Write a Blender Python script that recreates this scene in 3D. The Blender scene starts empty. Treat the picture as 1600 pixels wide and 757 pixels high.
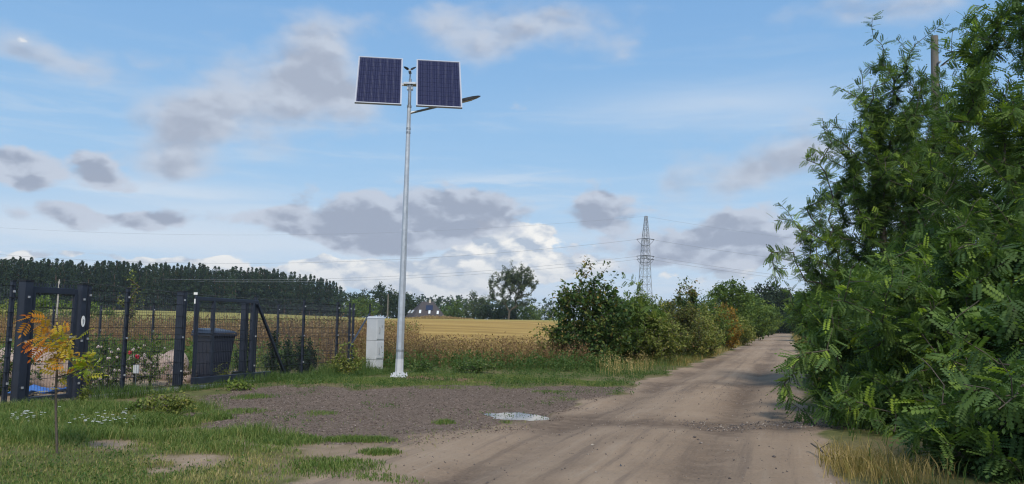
import bpy, math, random
import numpy as np
from mathutils import Matrix, Vector
PI = math.pi
S = bpy.context.scene
C = S.collection

# ------------------------------------------------------------------ camera
F = 1230.0                      # focal length in photo pixels (photo 1600 x 757)
CAM = np.array([0.0, 0.0, 1.2])
PITCH, ROLL = math.radians(6.15), math.radians(0.6)
cam_d = bpy.data.cameras.new('camera'); cam = bpy.data.objects.new('camera', cam_d); C.objects.link(cam)
cam_d.sensor_width = 36; cam_d.lens = F / 1600 * 36; cam_d.clip_start = 0.05; cam_d.clip_end = 6000
RM = Matrix.Rotation(PI / 2 + PITCH, 4, 'X') @ Matrix.Rotation(ROLL, 4, 'Z')
cam.matrix_world = Matrix.Translation((0, 0, 1.2)) @ RM
S.camera = cam
R3 = np.array(RM.to_3x3())

def ray(px, py):
    d = R3 @ np.array([(px - 800) / F, -(py - 378.5) / F, -1.0])
    return d
def at(px, py, Y):              # the world point seen at photo pixel (px, py) at depth Y
    d = ray(px, py); return CAM + d * (Y / d[1])
def gnd(px, py):                # the point of the level ground seen at a photo pixel
    d = ray(px, py); return (CAM + d * (-CAM[2] / d[2]))[:2]
def project(P):
    q = (P - CAM) @ R3
    return 800 + F * q[:, 0] / -q[:, 2], 378.5 - F * q[:, 1] / -q[:, 2]

# ------------------------------------------------------------------ light
HAZE_DENSITY = 0.00022
SUN_EL, SUN_AZ = math.radians(49), math.radians(168)      # azimuth from +Y, clockwise
sd = bpy.data.lights.new('sun', 'SUN'); sun = bpy.data.objects.new('sun', sd); C.objects.link(sun)
sd.energy = 3.3; sd.angle = math.radians(13.0); sd.color = (1.0, 0.92, 0.80)
sv = Vector((math.sin(SUN_AZ) * math.cos(SUN_EL), math.cos(SUN_AZ) * math.cos(SUN_EL), math.sin(SUN_EL)))
sun.rotation_euler = sv.to_track_quat('Z', 'Y').to_euler(); sun.location = (0, 0, 60)
S.view_settings.view_transform = 'Standard'; S.view_settings.look = 'None'
S.view_settings.exposure = 0.0; S.view_settings.gamma = 1.0; S.view_settings.use_curve_mapping = False
S.cycles.max_bounces = 6; S.cycles.diffuse_bounces = 3; S.cycles.glossy_bounces = 3
S.cycles.transmission_bounces = 4; S.cycles.transparent_max_bounces = 8
S.cycles.use_denoising = True
S.cycles.filter_width = 1.2

# ------------------------------------------------------------------ node helpers
class G:
    """a small expression language over shader math nodes"""
    def __init__(s, nt): s.nt = nt
    def new(s, t, **kw):
        n = s.nt.nodes.new(t)
        for k, v in kw.items(): setattr(n, k, v)
        return n
    def put(s, sock, v):
        if isinstance(v, (bpy.types.NodeSocket,)): s.nt.links.new(v, sock)
        else: sock.default_value = v
    def m(s, op, a, b=None, c=None, clamp=False):
        n = s.new('ShaderNodeMath', operation=op, use_clamp=clamp)
        for i, v in enumerate((a, b, c)):
            if v is not None: s.put(n.inputs[i], v)
        return n.outputs[0]
    def add(s, a, b): return s.m('ADD', a, b)
    def mul(s, a, b): return s.m('MULTIPLY', a, b)
    def sub(s, a, b): return s.m('SUBTRACT', a, b)
    def step(s, v, lo, hi, tlo=0.0, thi=1.0):
        n = s.new('ShaderNodeMapRange', interpolation_type='SMOOTHSTEP')
        for k, x in (('Value', v), ('From Min', lo), ('From Max', hi), ('To Min', tlo), ('To Max', thi)): s.put(n.inputs[k], x)
        return n.outputs[0]
    def mix(s, f, a, b, blend='MIX'):
        n = s.new('ShaderNodeMix', data_type='RGBA', blend_type=blend)
        s.put(n.inputs[0], f)
        for sock, v in ((n.inputs[6], a), (n.inputs[7], b)):
            s.put(sock, (*v, 1) if isinstance(v, tuple) and len(v) == 3 else v)
        return n.outputs[2]
    def noise(s, vec, scale, detail=4, rough=0.5, dist=0.0, col=False):
        n = s.new('ShaderNodeTexNoise'); s.put(n.inputs['Vector'], vec)
        n.inputs['Scale'].default_value = scale; n.inputs['Detail'].default_value = detail
        n.inputs['Roughness'].default_value = rough; n.inputs['Distortion'].default_value = dist
        return n.outputs['Color'] if col else n.outputs[0]
    def vmul(s, v, k):
        n = s.new('ShaderNodeVectorMath', operation='MULTIPLY'); s.put(n.inputs[0], v); n.inputs[1].default_value = k
        return n.outputs[0]
    def vadd(s, v, k):
        n = s.new('ShaderNodeVectorMath', operation='ADD'); s.put(n.inputs[0], v); s.put(n.inputs[1], k)
        return n.outputs[0]
    def ramp(s, f, stops):
        n = s.new('ShaderNodeValToRGB'); s.put(n.inputs[0], f); e = n.color_ramp.elements
        while len(e) < len(stops): e.new(0.5)
        for q, (p, c) in zip(e, stops): q.position = p; q.color = (*c, 1)
        return n.outputs[0]
    def attr(s, name):
        n = s.new('ShaderNodeAttribute'); n.attribute_name = name; return n
    def sep(s, col):
        n = s.new('ShaderNodeSeparateColor'); s.put(n.inputs[0], col); return n.outputs

# ------------------------------------------------------------------ sky
W = bpy.data.worlds.new('World'); S.world = W; W.use_nodes = True
nt = W.node_tree; nt.nodes.clear(); g = G(nt)
SKY_STRENGTH = 0.10
tc = g.new('ShaderNodeTexCoord'); D = tc.outputs['Generated']
sx = g.new('ShaderNodeSeparateXYZ'); g.put(sx.inputs[0], D); dx, dy, dz = sx.outputs
sky = g.new('ShaderNodeTexSky', sky_type='NISHITA'); sky.sun_disc = False
sky.sun_elevation = SUN_EL; sky.sun_rotation = SUN_AZ; sky.air_density = 1.0; sky.dust_density = 0.6; sky.ozone_density = 1.2; sky.altitude = 60
A0 = g.mul(g.m('ARCTAN2', dx, dy), F)
E0 = g.mul(g.m('ARCSINE', dz), F)
Dn = g.vmul(D, (1, 1, 1.8))
wc = g.sep(g.noise(Dn, 7, 4, 0.48, col=True))
warp = 150.0
A = g.add(A0, g.mul(g.sub(wc[0], 0.5), warp)); E = g.add(E0, g.mul(g.sub(wc[1], 0.5), warp * 0.75))
def sky_ang(px, py):
    d = ray(px, py); d = d / np.linalg.norm(d)
    return math.atan2(d[0], d[1]) * F, math.asin(d[2]) * F
def blobs(lst, A=A, E=E):
    tot = None
    for px, py, rx, ry, k in lst:
        a, e = sky_ang(px, py)
        u = g.mul(g.sub(A, a), 1 / rx); v = g.mul(g.sub(E, e), 1 / ry)
        q = g.m('MULTIPLY_ADD', u, u, g.mul(v, v))
        t = g.mul(g.m('EXPONENT', g.mul(q, -1.0)), k)
        tot = t if tot is None else g.add(tot, t)
    return tot
n1 = g.noise(Dn, 8.5, 7, 0.52)
n1up = g.noise(g.vadd(Dn, (0.012, 0, 0.035)), 8.5, 7, 0.52)
n2 = g.noise(Dn, 22, 7, 0.6)
n2up = g.noise(g.vadd(Dn, (0.006, 0, 0.016)), 22, 7, 0.6)
n0 = g.noise(Dn, 2.2, 2, 0.5)
def puffs(v, sc):
    n = g.new('ShaderNodeTexVoronoi', feature='F1'); g.put(n.inputs['Vector'], v)
    for k_, x_ in (('Scale', sc), ('Detail', 2.0), ('Roughness', .5)): n.inputs[k_].default_value = x_
    return g.sub(0.68, n.outputs['Distance'])
wob = g.vadd(Dn, g.vmul(g.noise(Dn, 16, 4, .6, col=True), (.05, .05, .05)))
pf = puffs(wob, 15); pfup = puffs(g.vadd(wob, (.006, 0, .020)), 15)
nst = g.noise(g.vmul(D, (3.0, 3.0, 26)), 1.6, 7, 0.62, 0.3)
outside = g.m('MAXIMUM', g.step(g.m('ABSOLUTE', A0), 900, 1150), g.step(E0, 560, 760))
# soft grey bodies, as they stand in the picture
high = [(485, 95, 95, 66, .85), (520, 40, 60, 40, .4), (410, 165, 125, 60, .85), (530, 160, 62, 50, .6), (290, 205, 85, 50, .9), (275, 258, 50, 28, .75),
        (62, 85, 75, 34, .9), (200, 80, 60, 30, .25), (1205, 245, 110, 58, 1.15), (1060, 290, 30, 42, .5), (1130, 300, 50, 30, .4),
        (850, 40, 170, 48, .9), (760, 75, 60, 30, .4), (700, 10, 70, 30, .4), (960, 85, 70, 20, .3), (1380, 12, 150, 36, .8), (840, 288, 50, 11, .45)]
low = [(25, 272, 66, 25, 1.1), (165, 262, 44, 25, 1.05), (88, 338, 48, 22, 1.05), (190, 335, 50, 16, .85), (270, 330, 50, 18, .95), (405, 350, 60, 20, .95), (480, 362, 40, 14, .6),
       (540, 355, 105, 34, 1.15), (670, 335, 140, 48, 1.25), (760, 350, 60, 28, .6), (935, 355, 70, 54, 1.15), (1130, 388, 95, 42, 1.15),
       (1050, 420, 70, 22, .55), (1240, 370, 80, 40, .6), (880, 425, 70, 14, .4), (5, 345, 26, 14, .5)]
cum = [(815, 376, 66, 24, 1.3), (755, 398, 80, 24, 1.1), (860, 405, 70, 20, .6), (575, 418, 120, 24, .95), (660, 436, 120, 26, .95), (420, 408, 90, 16, .8), (345, 404, 34, 12, .75),
       (35, 392, 60, 14, .9), (165, 398, 70, 12, .8), (255, 402, 50, 10, .6), (450, 420, 60, 16, .55), (770, 440, 120, 22, .6), (915, 408, 70, 15, .7), (1060, 440, 140, 18, .6), (1180, 425, 60, 20, .5)]
Dh = g.add(g.add(blobs(high), g.add(g.mul(g.sub(n1, 0.5), 0.75), g.add(g.mul(g.sub(n2, 0.5), 0.35), g.mul(pf, .35)))), g.mul(outside, g.step(n0, .46, .60, 0, .75)))
Dl = g.add(g.add(blobs(low), g.mul(g.sub(n1, 0.5), 0.8)), g.add(g.mul(g.sub(n2, .5), .5), g.mul(pf, .75)))
Dc = g.add(blobs(cum), g.add(g.mul(g.sub(n2, 0.5), 1.1), g.mul(pf, .7)))
mh = g.step(Dh, 0.14, 1.05, 0, 0.94)
ml = g.step(Dl, 0.26, 0.70, 0, 0.94)
mc = g.step(Dc, 0.36, 0.60, 0, 0.97)
lit = g.m('ADD', 0.55, g.add(g.mul(g.sub(n2, n2up), 2.0), g.mul(g.sub(pf, pfup), 2.6)), clamp=True)
k = 1 / SKY_STRENGTH
def cc(r, gg, b): return (r * k, gg * k, b * k)
veil = g.m('EXPONENT', g.mul(g.m('POWER', g.m('MAXIMUM', g.mul(E0, 1 / 185.0), 0.0), 2.0), -1.0))
col = g.mix(0.72, sky.outputs[0], cc(0.22, 0.47, 0.86))
col = g.mix(g.step(E0, 620, 100, 0, .62), col, cc(0.40, 0.65, 0.88))
streak = g.mul(g.step(nst, .5, .72), g.step(E0, 480, 180, .05, .40))
col = g.mix(streak, col, cc(0.62, 0.71, 0.82))
col = g.mix(blobs([(1130, 165, 200, 30, .45), (790, 278, 90, 7, .45), (240, 292, 170, 11, .6), (250, 372, 420, 34, .75), (420, 330, 200, 10, .4)], g.m('MULTIPLY_ADD', g.sub(nst, .5), 160.0, A0), g.m('MULTIPLY_ADD', g.sub(nst, .5), 60.0, E0)), col, cc(0.72, 0.78, 0.86))
col = g.mix(g.mul(veil, g.step(nst, .3, .62, .45, .95)), col, cc(0.66, 0.755, 0.87))
ch = g.mix(g.step(g.add(Dh, g.add(g.mul(g.sub(n1up, n1), 2.0), g.mul(g.sub(pfup, pf), 1.2))), .35, 1.5), cc(0.56, 0.62, 0.725), cc(0.405, 0.455, 0.56))
col = g.mix(mh, col, ch)
ccu = g.mix(lit, cc(0.47, 0.55, 0.67), cc(0.97, 0.96, 0.93))
ccu = g.mix(g.step(E0, 130, 60, 0, .5), ccu, cc(0.58, 0.64, 0.73))
col = g.mix(mc, col, ccu)
cl = g.mix(g.step(g.add(Dl, g.add(g.mul(g.sub(n1up, n1), 1.6), g.mul(g.sub(pfup, pf), 1.8))), .35, 1.3), cc(0.56, 0.62, 0.73), cc(0.35, 0.40, 0.51))
col = g.mix(ml, col, cl)
bg = g.new('ShaderNodeBackground'); g.put(bg.inputs[0], col); bg.inputs[1].default_value = SKY_STRENGTH
wo = g.new('ShaderNodeOutputWorld'); nt.links.new(bg.outputs[0], wo.inputs[0])

# ------------------------------------------------------------------ materials
def mat(name, color=(.5, .5, .5), rough=.6, metal=0.0, spec=.5, fn=None):
    m = bpy.data.materials.new(name); m.use_nodes = True
    q = G(m.node_tree); b = m.node_tree.nodes['Principled BSDF']
    b.inputs['Base Color'].default_value = (*color, 1); b.inputs['Roughness'].default_value = rough
    b.inputs['Metallic'].default_value = metal; b.inputs['Specular IOR Level'].default_value = spec
    if fn: fn(q, b)
    return m
def worn(color, var=.25, scale=6, rough=.5, metal=0.0, bump=.0, name='worn'):
    def fn(q, b):
        tc = q.new('ShaderNodeTexCoord').outputs['Object']
        n = q.noise(tc, scale, 6, .65)
        lo = tuple(c * (1 - var) for c in color); hi = tuple(min(1, c * (1 + var)) for c in color)
        q.put(b.inputs['Base Color'], q.ramp(n, [(.3, lo), (.7, hi)]))
        q.put(b.inputs['Roughness'], q.step(n, .3, .7, rough * .8, min(1, rough * 1.25)))
        if bump:
            bp = q.new('ShaderNodeBump'); bp.inputs['Strength'].default_value = bump; bp.inputs['Distance'].default_value = .02
            q.put(bp.inputs['Height'], n); q.put(b.inputs['Normal'], bp.outputs[0])
    return mat(name, color, rough, metal, fn=fn)
def leafmat(name, stops, trans=.3, rough=.58, spec=.14, tcol=None):
    m = bpy.data.materials.new(name); m.use_nodes = True; q = G(m.node_tree)
    b = m.node_tree.nodes['Principled BSDF']; out = m.node_tree.nodes['Material Output']
    c = q.ramp(q.attr('tint').outputs['Fac'], stops)
    q.put(b.inputs['Base Color'], c); b.inputs['Roughness'].default_value = rough; b.inputs['Specular IOR Level'].default_value = spec
    t = q.new('ShaderNodeBsdfTranslucent')
    q.put(t.inputs[0], q.mix(1.0, c, (1.5, 1.6, .7), 'MULTIPLY'))
    ms = q.new('ShaderNodeMixShader'); ms.inputs[0].default_value = trans
    m.node_tree.links.new(b.outputs[0], ms.inputs[1]); m.node_tree.links.new(t.outputs[0], ms.inputs[2])
    m.node_tree.links.new(ms.outputs[0], out.inputs[0])
    return m
M = {}
M['robinia'] = leafmat('robinia_leaf', [(0, (0.053, 0.096, 0.032)), (0.5, (0.094, 0.157, 0.047)), (0.85, (0.149, 0.226, 0.048)), (1, (0.282, 0.391, 0.054))], .32)
M['lilac'] = leafmat('dark_leaf', [(0, (0.035, 0.068, 0.025)), (0.55, (0.067, 0.120, 0.034)), (0.85, (0.141, 0.162, 0.040)), (1, (0.264, 0.169, 0.051))], .25)
M['lime'] = leafmat('lime_leaf', [(0, (0.110, 0.138, 0.036)), (0.5, (0.193, 0.226, 0.060)), (0.85, (0.231, 0.237, 0.065)), (1, (0.308, 0.253, 0.070))], .3)
M['midgreen'] = leafmat('mid_leaf', [(0, (0.067, 0.109, 0.031)), (0.5, (0.113, 0.175, 0.042)), (1, (0.210, 0.255, 0.050))], .3)
M['olive'] = leafmat('olive_leaf', [(0, (0.074, 0.095, 0.034)), (0.5, (0.128, 0.142, 0.043)), (0.85, (0.196, 0.169, 0.050)), (1, (0.243, 0.135, 0.060))], .28)
M['gold'] = leafmat('gold_leaf', [(0, (.16, .12, .025)), (.4, (.32, .19, .035)), (.8, (.42, .22, .035)), (1, (.22, .2, .04))], .3)
M['darktree'] = leafmat('dark_tree_leaf', [(0, (0.021, 0.039, 0.021)), (0.6, (0.039, 0.064, 0.029)), (1, (0.068, 0.098, 0.036))], .2)
M['poplar'] = leafmat('poplar_leaf', [(0, (0.057, 0.081, 0.044)), (0.5, (0.098, 0.127, 0.066)), (1, (0.149, 0.178, 0.094))], .25)
M['pine'] = leafmat('pine_needles', [(0, (0.015, 0.032, 0.018)), (0.6, (0.029, 0.055, 0.027)), (1, (0.053, 0.086, 0.038))], .12)
M['thuja'] = leafmat('thuja_needles', [(0, (.012, .03, .012)), (.6, (.025, .055, .02)), (1, (.05, .09, .03))], .15)
M['sumac'] = leafmat('autumn_leaf', [(0, (0.350, 0.047, 0.030)), (0.18, (0.500, 0.137, 0.030)), (0.4, (0.550, 0.252, 0.035)), (0.7, (0.480, 0.378, 0.050)), (1, (0.300, 0.378, 0.050))], .35)
M['grass'] = leafmat('grass_blade', [(0, (0.072, 0.127, 0.031)), (0.4, (0.143, 0.207, 0.053)), (0.65, (0.220, 0.236, 0.077)), (0.85, (0.319, 0.276, 0.110)), (1, (0.418, 0.345, 0.165))], .3, .55, .2)
M['weed'] = leafmat('weed_leaf', [(0, (.05, .10, .025)), (.6, (.10, .16, .045)), (1, (.20, .22, .07))], .3, .55, .2)
M['dry'] = leafmat('dry_stalk', [(0, (.12, .068, .042)), (.35, (.20, .118, .066)), (.7, (.33, .22, .11)), (1, (.46, .34, .18))], .25, .7, .15)
M['straw'] = leafmat('straw_blade', [(0, (.20, .17, .05)), (.5, (.36, .26, .10)), (1, (.50, .38, .18))], .25, .65, .15)
M['bark'] = worn((.085, .07, .055), .4, 14, .9, bump=.6, name='bark')
M['pinebark'] = worn((.12, .075, .05), .4, 4, .9, name='pine_bark')
M['anthracite'] = worn((.022, .028, .045), .2, 5, .38, name='anthracite_coating')
M['wire'] = mat('wire_coating', (.04, .046, .062), .45)
M['galv'] = worn((.52, .56, .61), .10, 9, .45, .5, name='galvanised_steel')
M['galvwhite'] = worn((.60, .62, .65), .06, 7, .5, .1, name='pale_pole_foot')
M['steel'] = worn((.36, .38, .40), .2, 8, .4, .7, name='steel')
M['black'] = mat('black_plastic', (.012, .013, .016), .45)
M['binplastic'] = worn((.020, .026, .045), .15, 4, .42, name='bin_plastic')
M['white'] = worn((.80, .80, .78), .05, 6, .5, name='white_paint')
M['cabinet'] = worn((.60, .615, .63), .07, 3, .5, name='cabinet_shell')
M['cabline'] = mat('cabinet_gap', (.32, .33, .34), .7)
M['alu'] = mat('aluminium_frame', (.52, .53, .56), .4, .5)
M['backsheet'] = mat('panel_backsheet', (.26, .27, .36), .35)
M['roofdark'] = worn((.055, .048, .052), .25, 1.5, .8, name='roof_tile')
M['render'] = worn((.55, .50, .44), .15, 1, .9, name='render')
M['glass'] = mat('skylight_glass', (.75, .8, .86), .08, .0, .9)
M['collector'] = mat('collector_glass', (.02, .03, .07), .12)
M['concrete'] = worn((.38, .36, .33), .2, 8, .85, bump=.3, name='concrete')
M['polegrey'] = worn((.16, .145, .125), .3, 6, .9, bump=.5, name='weathered_pole')
M['lattice'] = mat('lattice_steel', (.30, .32, .36), .6, .2)
M['cable'] = mat('cable', (.05, .055, .065), .6)
M['red'] = mat('red_petals', (.62, .025, .05), .5)
M['pinkish'] = mat('pale_petals', (.75, .60, .55), .6)
M['bluesheet'] = worn((.06, .17, .48), .2, 10, .4, name='blue_sheet')
def boulder_fn(q, b):
    tc = q.new('ShaderNodeTexCoord').outputs['Object']
    n = q.noise(tc, 5, 8, .7); n2_ = q.noise(tc, 30, 4, .7)
    c = q.ramp(n, [(.25, (.16, .11, .09)), (.5, (.36, .25, .20)), (.75, (.50, .40, .34))])
    q.put(b.inputs['Base Color'], q.mix(.3, c, q.ramp(n2_, [(.3, (.2, .17, .15)), (.7, (.5, .45, .4))])))
    bp = q.new('ShaderNodeBump'); bp.inputs['Strength'].default_value = .5; bp.inputs['Distance'].default_value = .03
    q.put(bp.inputs['Height'], n2_); q.put(b.inputs['Normal'], bp.outputs[0])
M['boulder'] = mat('boulder', rough=.85, fn=boulder_fn)
def cell_fn(q, b):              # printed busbars and thin fingers on each silicon cell
    tc = q.new('ShaderNodeTexCoord').outputs['Object']
    s = q.new('ShaderNodeSeparateXYZ'); q.put(s.inputs[0], tc)
    f = q.m('FRACT', q.mul(q.add(s.outputs[0], .083), 3 / .166))
    bus = q.step(q.m('ABSOLUTE', q.sub(f, .5)), .075, .03)
    n = q.noise(q.vadd(tc, q.new('ShaderNodeObjectInfo').outputs['Location']), 25, 3, .6)
    base = q.ramp(n, [(.3, (.008, .008, .030)), (.7, (.017, .017, .058))])
    q.put(b.inputs['Base Color'], q.mix(q.mul(bus, .28), base, (.22, .24, .36)))
M['cell'] = mat('silicon_cell', rough=.3, spec=.25, fn=cell_fn)
def water_fn(q, b):
    tc = q.new('ShaderNodeTexCoord').outputs['Object']
    bp = q.new('ShaderNodeBump'); bp.inputs['Strength'].default_value = .012; bp.inputs['Distance'].default_value = .01
    q.put(bp.inputs['Height'], q.noise(tc, 14, 3, .5)); q.put(b.inputs['Normal'], bp.outputs[0])
    b.inputs['IOR'].default_value = 1.33
M['water'] = mat('puddle_water', (.09, .09, .085), .02, 0, .5, fn=water_fn)

# ------------------------------------------------------------------ mesh helpers
rng = np.random.default_rng(7)
def root_loc(o):
    while o.parent: o = o.parent
    return np.array(o.location)
def raw_mesh(name, V, Fc, m, tint=None, smooth=False):
    V = np.asarray(V, np.float32); Fc = np.asarray(Fc, np.int32)
    me = bpy.data.meshes.new(name)
    me.vertices.add(len(V)); me.vertices.foreach_set('co', V.ravel())
    kf = Fc.shape[1]; me.loops.add(Fc.size); me.loops.foreach_set('vertex_index', Fc.ravel())
    me.polygons.add(len(Fc)); me.polygons.foreach_set('loop_start', np.arange(0, Fc.size, kf, dtype=np.int32))
    if smooth: me.polygons.foreach_set('use_smooth', np.ones(len(Fc), bool))
    me.update(calc_edges=True)
    if tint is not None:
        a = me.attributes.new('tint', 'FLOAT', 'POINT'); a.data.foreach_set('value', np.asarray(tint, np.float32))
    if m: me.materials.append(m)
    return me
def link(name, me, parent=None):
    o = bpy.data.objects.new(name, me); C.objects.link(o)
    if parent: o.parent = parent
    return o
def npobj(name, V, Fc, m, parent=None, tint=None, smooth=False, kind=None):
    V = np.asarray(V, float)
    if parent is not None: V = V - root_loc(parent)
    o = link(name, raw_mesh(name, V, Fc, m, tint, smooth), parent)
    if kind: o['kind'] = kind
    return o
def tag(o, label=None, cat=None, group=None, kind=None):
    for k_, v in (('label', label), ('category', cat), ('group', group), ('kind', kind)):
        if v: o[k_] = v
    return o
def thing(name, label, cat, loc, group=None):
    o = bpy.data.objects.new(name, None); C.objects.link(o); o.empty_display_size = .2
    o.location = [float(v) for v in loc]
    return tag(o, label, cat, group)
def copy_tree(root, loc=None, parent=None):
    c = root.copy(); C.objects.link(c)
    if parent: c.parent = parent
    for ch in [o for o in root.children]: copy_tree(ch, None, c)
    if loc is not None: c.location = loc
    return c
class MB:
    def __init__(s): s.v = []; s.f = []
    def poly(s, pts):
        i = len(s.v); s.v += [tuple(p) for p in pts]; s.f.append(tuple(range(i, i + len(pts))))
    def hexa(s, c8):
        i = len(s.v); s.v += [tuple(p) for p in c8]
        for q in ((3, 2, 1, 0), (4, 5, 6, 7), (0, 1, 5, 4), (1, 2, 6, 5), (2, 3, 7, 6), (3, 0, 4, 7)): s.f.append(tuple(i + j for j in q))
        return s
    def box(s, c, size, ax=None):
        c = np.array(c, float); h = np.array(size, float) / 2
        ax = np.eye(3) if ax is None else np.array(ax, float)
        return s.hexa([c + ax[0] * a * h[0] + ax[1] * b * h[1] + ax[2] * d * h[2] for d in (-1, 1) for a, b in ((-1, -1), (1, -1), (1, 1), (-1, 1))])
    def bar(s, p, q, w, t, up=(0, 0, 1)):       # rectangular bar from p to q, w wide, t along 'up'
        p = np.array(p, float); q = np.array(q, float); d = q - p; L = np.linalg.norm(d); d = d / L
        u = np.array(up, float); u = u - d * (u @ d)
        if np.linalg.norm(u) < 1e-4: u = np.array([1.0, 0, 0]) - d * d[0]
        u /= np.linalg.norm(u); w_ = np.cross(u, d)
        return s.box((p + q) / 2, (L, w, t), (d, w_, u))
    def tube(s, p, q, r0, r1=None, n=8, caps=True, phase=0):
        r1 = r0 if r1 is None else r1
        p = np.array(p, float); q = np.array(q, float); d = q - p; d = d / np.linalg.norm(d)
        a = np.array([1.0, 0, 0]) if abs(d[0]) < .9 else np.array([0, 1.0, 0])
        u = np.cross(d, a); u /= np.linalg.norm(u); w = np.cross(d, u); i = len(s.v)
        for c, r in ((p, r0), (q, r1)):
            for k_ in range(n):
                t = 2 * PI * k_ / n + phase; s.v.append(tuple(c + (u * math.cos(t) + w * math.sin(t)) * r))
        for k_ in range(n): s.f.append((i + k_, i + (k_ + 1) % n, i + n + (k_ + 1) % n, i + n + k_))
        if caps: s.f.append(tuple(i + k_ for k_ in reversed(range(n)))); s.f.append(tuple(i + n + k_ for k_ in range(n)))
        return s
    def path(s, pts, r, n=5):
        for a, b in zip(pts[:-1], pts[1:]): s.tube(a, b, r, r, n, False)
        return s
    def build(s, name, m, parent=None, bevel=0, smooth=False):
        off = root_loc(parent) if parent is not None else np.zeros(3)
        me = bpy.data.meshes.new(name); me.from_pydata([tuple(np.array(v) - off) for v in s.v], [], s.f); me.materials.append(m)
        if smooth: me.polygons.foreach_set('use_smooth', np.ones(len(me.polygons), bool))
        o = link(name, me, parent)
        if bevel:
            b = o.modifiers.new('bevel', 'BEVEL'); b.width = bevel; b.segments = 2; b.limit_method = 'ANGLE'
        return o

def sstep(x, a, b):
    t = np.clip((np.asarray(x, float) - a) / (b - a), 0, 1); return t * t * (3 - 2 * t)
def _hash(i, j, s):
    h = np.sin(i * 127.1 + j * 311.7 + s * 74.7) * 43758.5453; return h - np.floor(h)
def vnoise(x, y, s=0):
    x = np.asarray(x, float); y = np.asarray(y, float)
    i = np.floor(x); j = np.floor(y); u = x - i; v = y - j; u = u * u * (3 - 2 * u); v = v * v * (3 - 2 * v)
    return (_hash(i, j, s) * (1 - u) + _hash(i + 1, j, s) * u) * (1 - v) + (_hash(i, j + 1, s) * (1 - u) + _hash(i + 1, j + 1, s) * u) * v
def fbm(x, y, s=0, o=4):
    t = 0; a = .5; n = 0
    for k_ in range(o):
        t = t + a * vnoise(x, y, s + k_); n += a; a *= .5; x = np.asarray(x) * 2.03; y = np.asarray(y) * 2.03
    return t / n
def poly_sd(x, y, P):           # signed distance to a polygon, negative inside
    P = np.asarray(P, float); x = np.asarray(x, float); y = np.asarray(y, float)
    d = np.full(x.shape, 1e9); ins = np.zeros(x.shape, bool)
    for (ax, ay), (bx, by) in zip(P, np.roll(P, -1, 0)):
        ex, ey = bx - ax, by - ay; t = np.clip(((x - ax) * ex + (y - ay) * ey) / (ex * ex + ey * ey), 0, 1)
        d = np.minimum(d, np.hypot(x - ax - t * ex, y - ay - t * ey))
        c = (ay > y) != (by > y)
        with np.errstate(divide='ignore', invalid='ignore'): ins ^= c & (x < (bx - ax) * (y - ay) / (by - ay) + ax)
    return np.where(ins, -d, d)

# ------------------------------------------------------------------ the lie of the land
def zt(x, y):
    u = x - .35 * y
    left = sstep(-u, 4, 45); l2 = sstep(-u, 70, 120)
    return sstep(y, 24, 150) * (.55 + 1.95 * left + 1.0 * l2) - 1.4 * sstep(y, 156, 230) * left
PUD = gnd(815, 647.5)
MULCH = [gnd(*p) for p in ((322, 618), (420, 601), (560, 609), (640, 606), (720, 601), (800, 605), (930, 603), (985, 607), (930, 628), (868, 652), (800, 678), (640, 693), (500, 690), (400, 676), (330, 668))]
SANDS = [[gnd(*p) for p in q] for q in (
    ((330, 690), (420, 686), (520, 697), (640, 690), (640, 712), (560, 716), (470, 712), (400, 704)),
    ((255, 712), (320, 710), (365, 722), (350, 738), (290, 732)), ((380, 733), (440, 728), (450, 745), (390, 750)), ((170, 690), (205, 692), (215, 700), (180, 703)))]
GARDEN = [(-7.3, 10.6), (-5.2, 17.6), (-4.4, 19.8), (-9, 22), (-16, 20), (-14, 10)]
ROADL = lambda y: .35 * y - 3.3 - .85 * sstep(y, 12.5, 8) + 0.35 * sstep(y, 6.5, 4)
ROADR = lambda y: .35 * y + .45
def puddle_d(x, y):
    w = (fbm(x * 2.6, y * 2.2, 61) - .5) * 1.8
    return np.hypot((x - PUD[0]) / .52, (y - PUD[1]) / .78) + w * .7
def road_w(x, y):
    n = (fbm(x * .9, y * .9, 3) - .5) * 1.3
    return sstep(x - ROADL(y) + n, -.15, .35) * sstep(ROADR(y) - x + n * .6, -.15, .35)
def micro(x, y):
    near = sstep(y, 60, 25)
    n = (fbm(x * .8, y * .8, 11) - .5) * .06 + (fbm(x * 4, y * 4, 12, 3) - .5) * .02
    u = x - .35 * y
    rut = -.04 * (np.exp(-((u + .8) / .28) ** 2) + np.exp(-((u + 2.75) / .30) ** 2)) + .025 * np.exp(-((u + 1.8) / .4) ** 2)
    n = n + rut * road_w(x, y) * (.6 + .8 * vnoise(x * .3, y * .3, 5))
    pd = puddle_d(x, y)
    n = n * (1 - .9 * sstep(pd, 1.8, .9)) - .05 * sstep(pd, 1.25, .55)
    return n * near
def zg(x, y): return zt(x, y) + micro(x, y)

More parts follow.
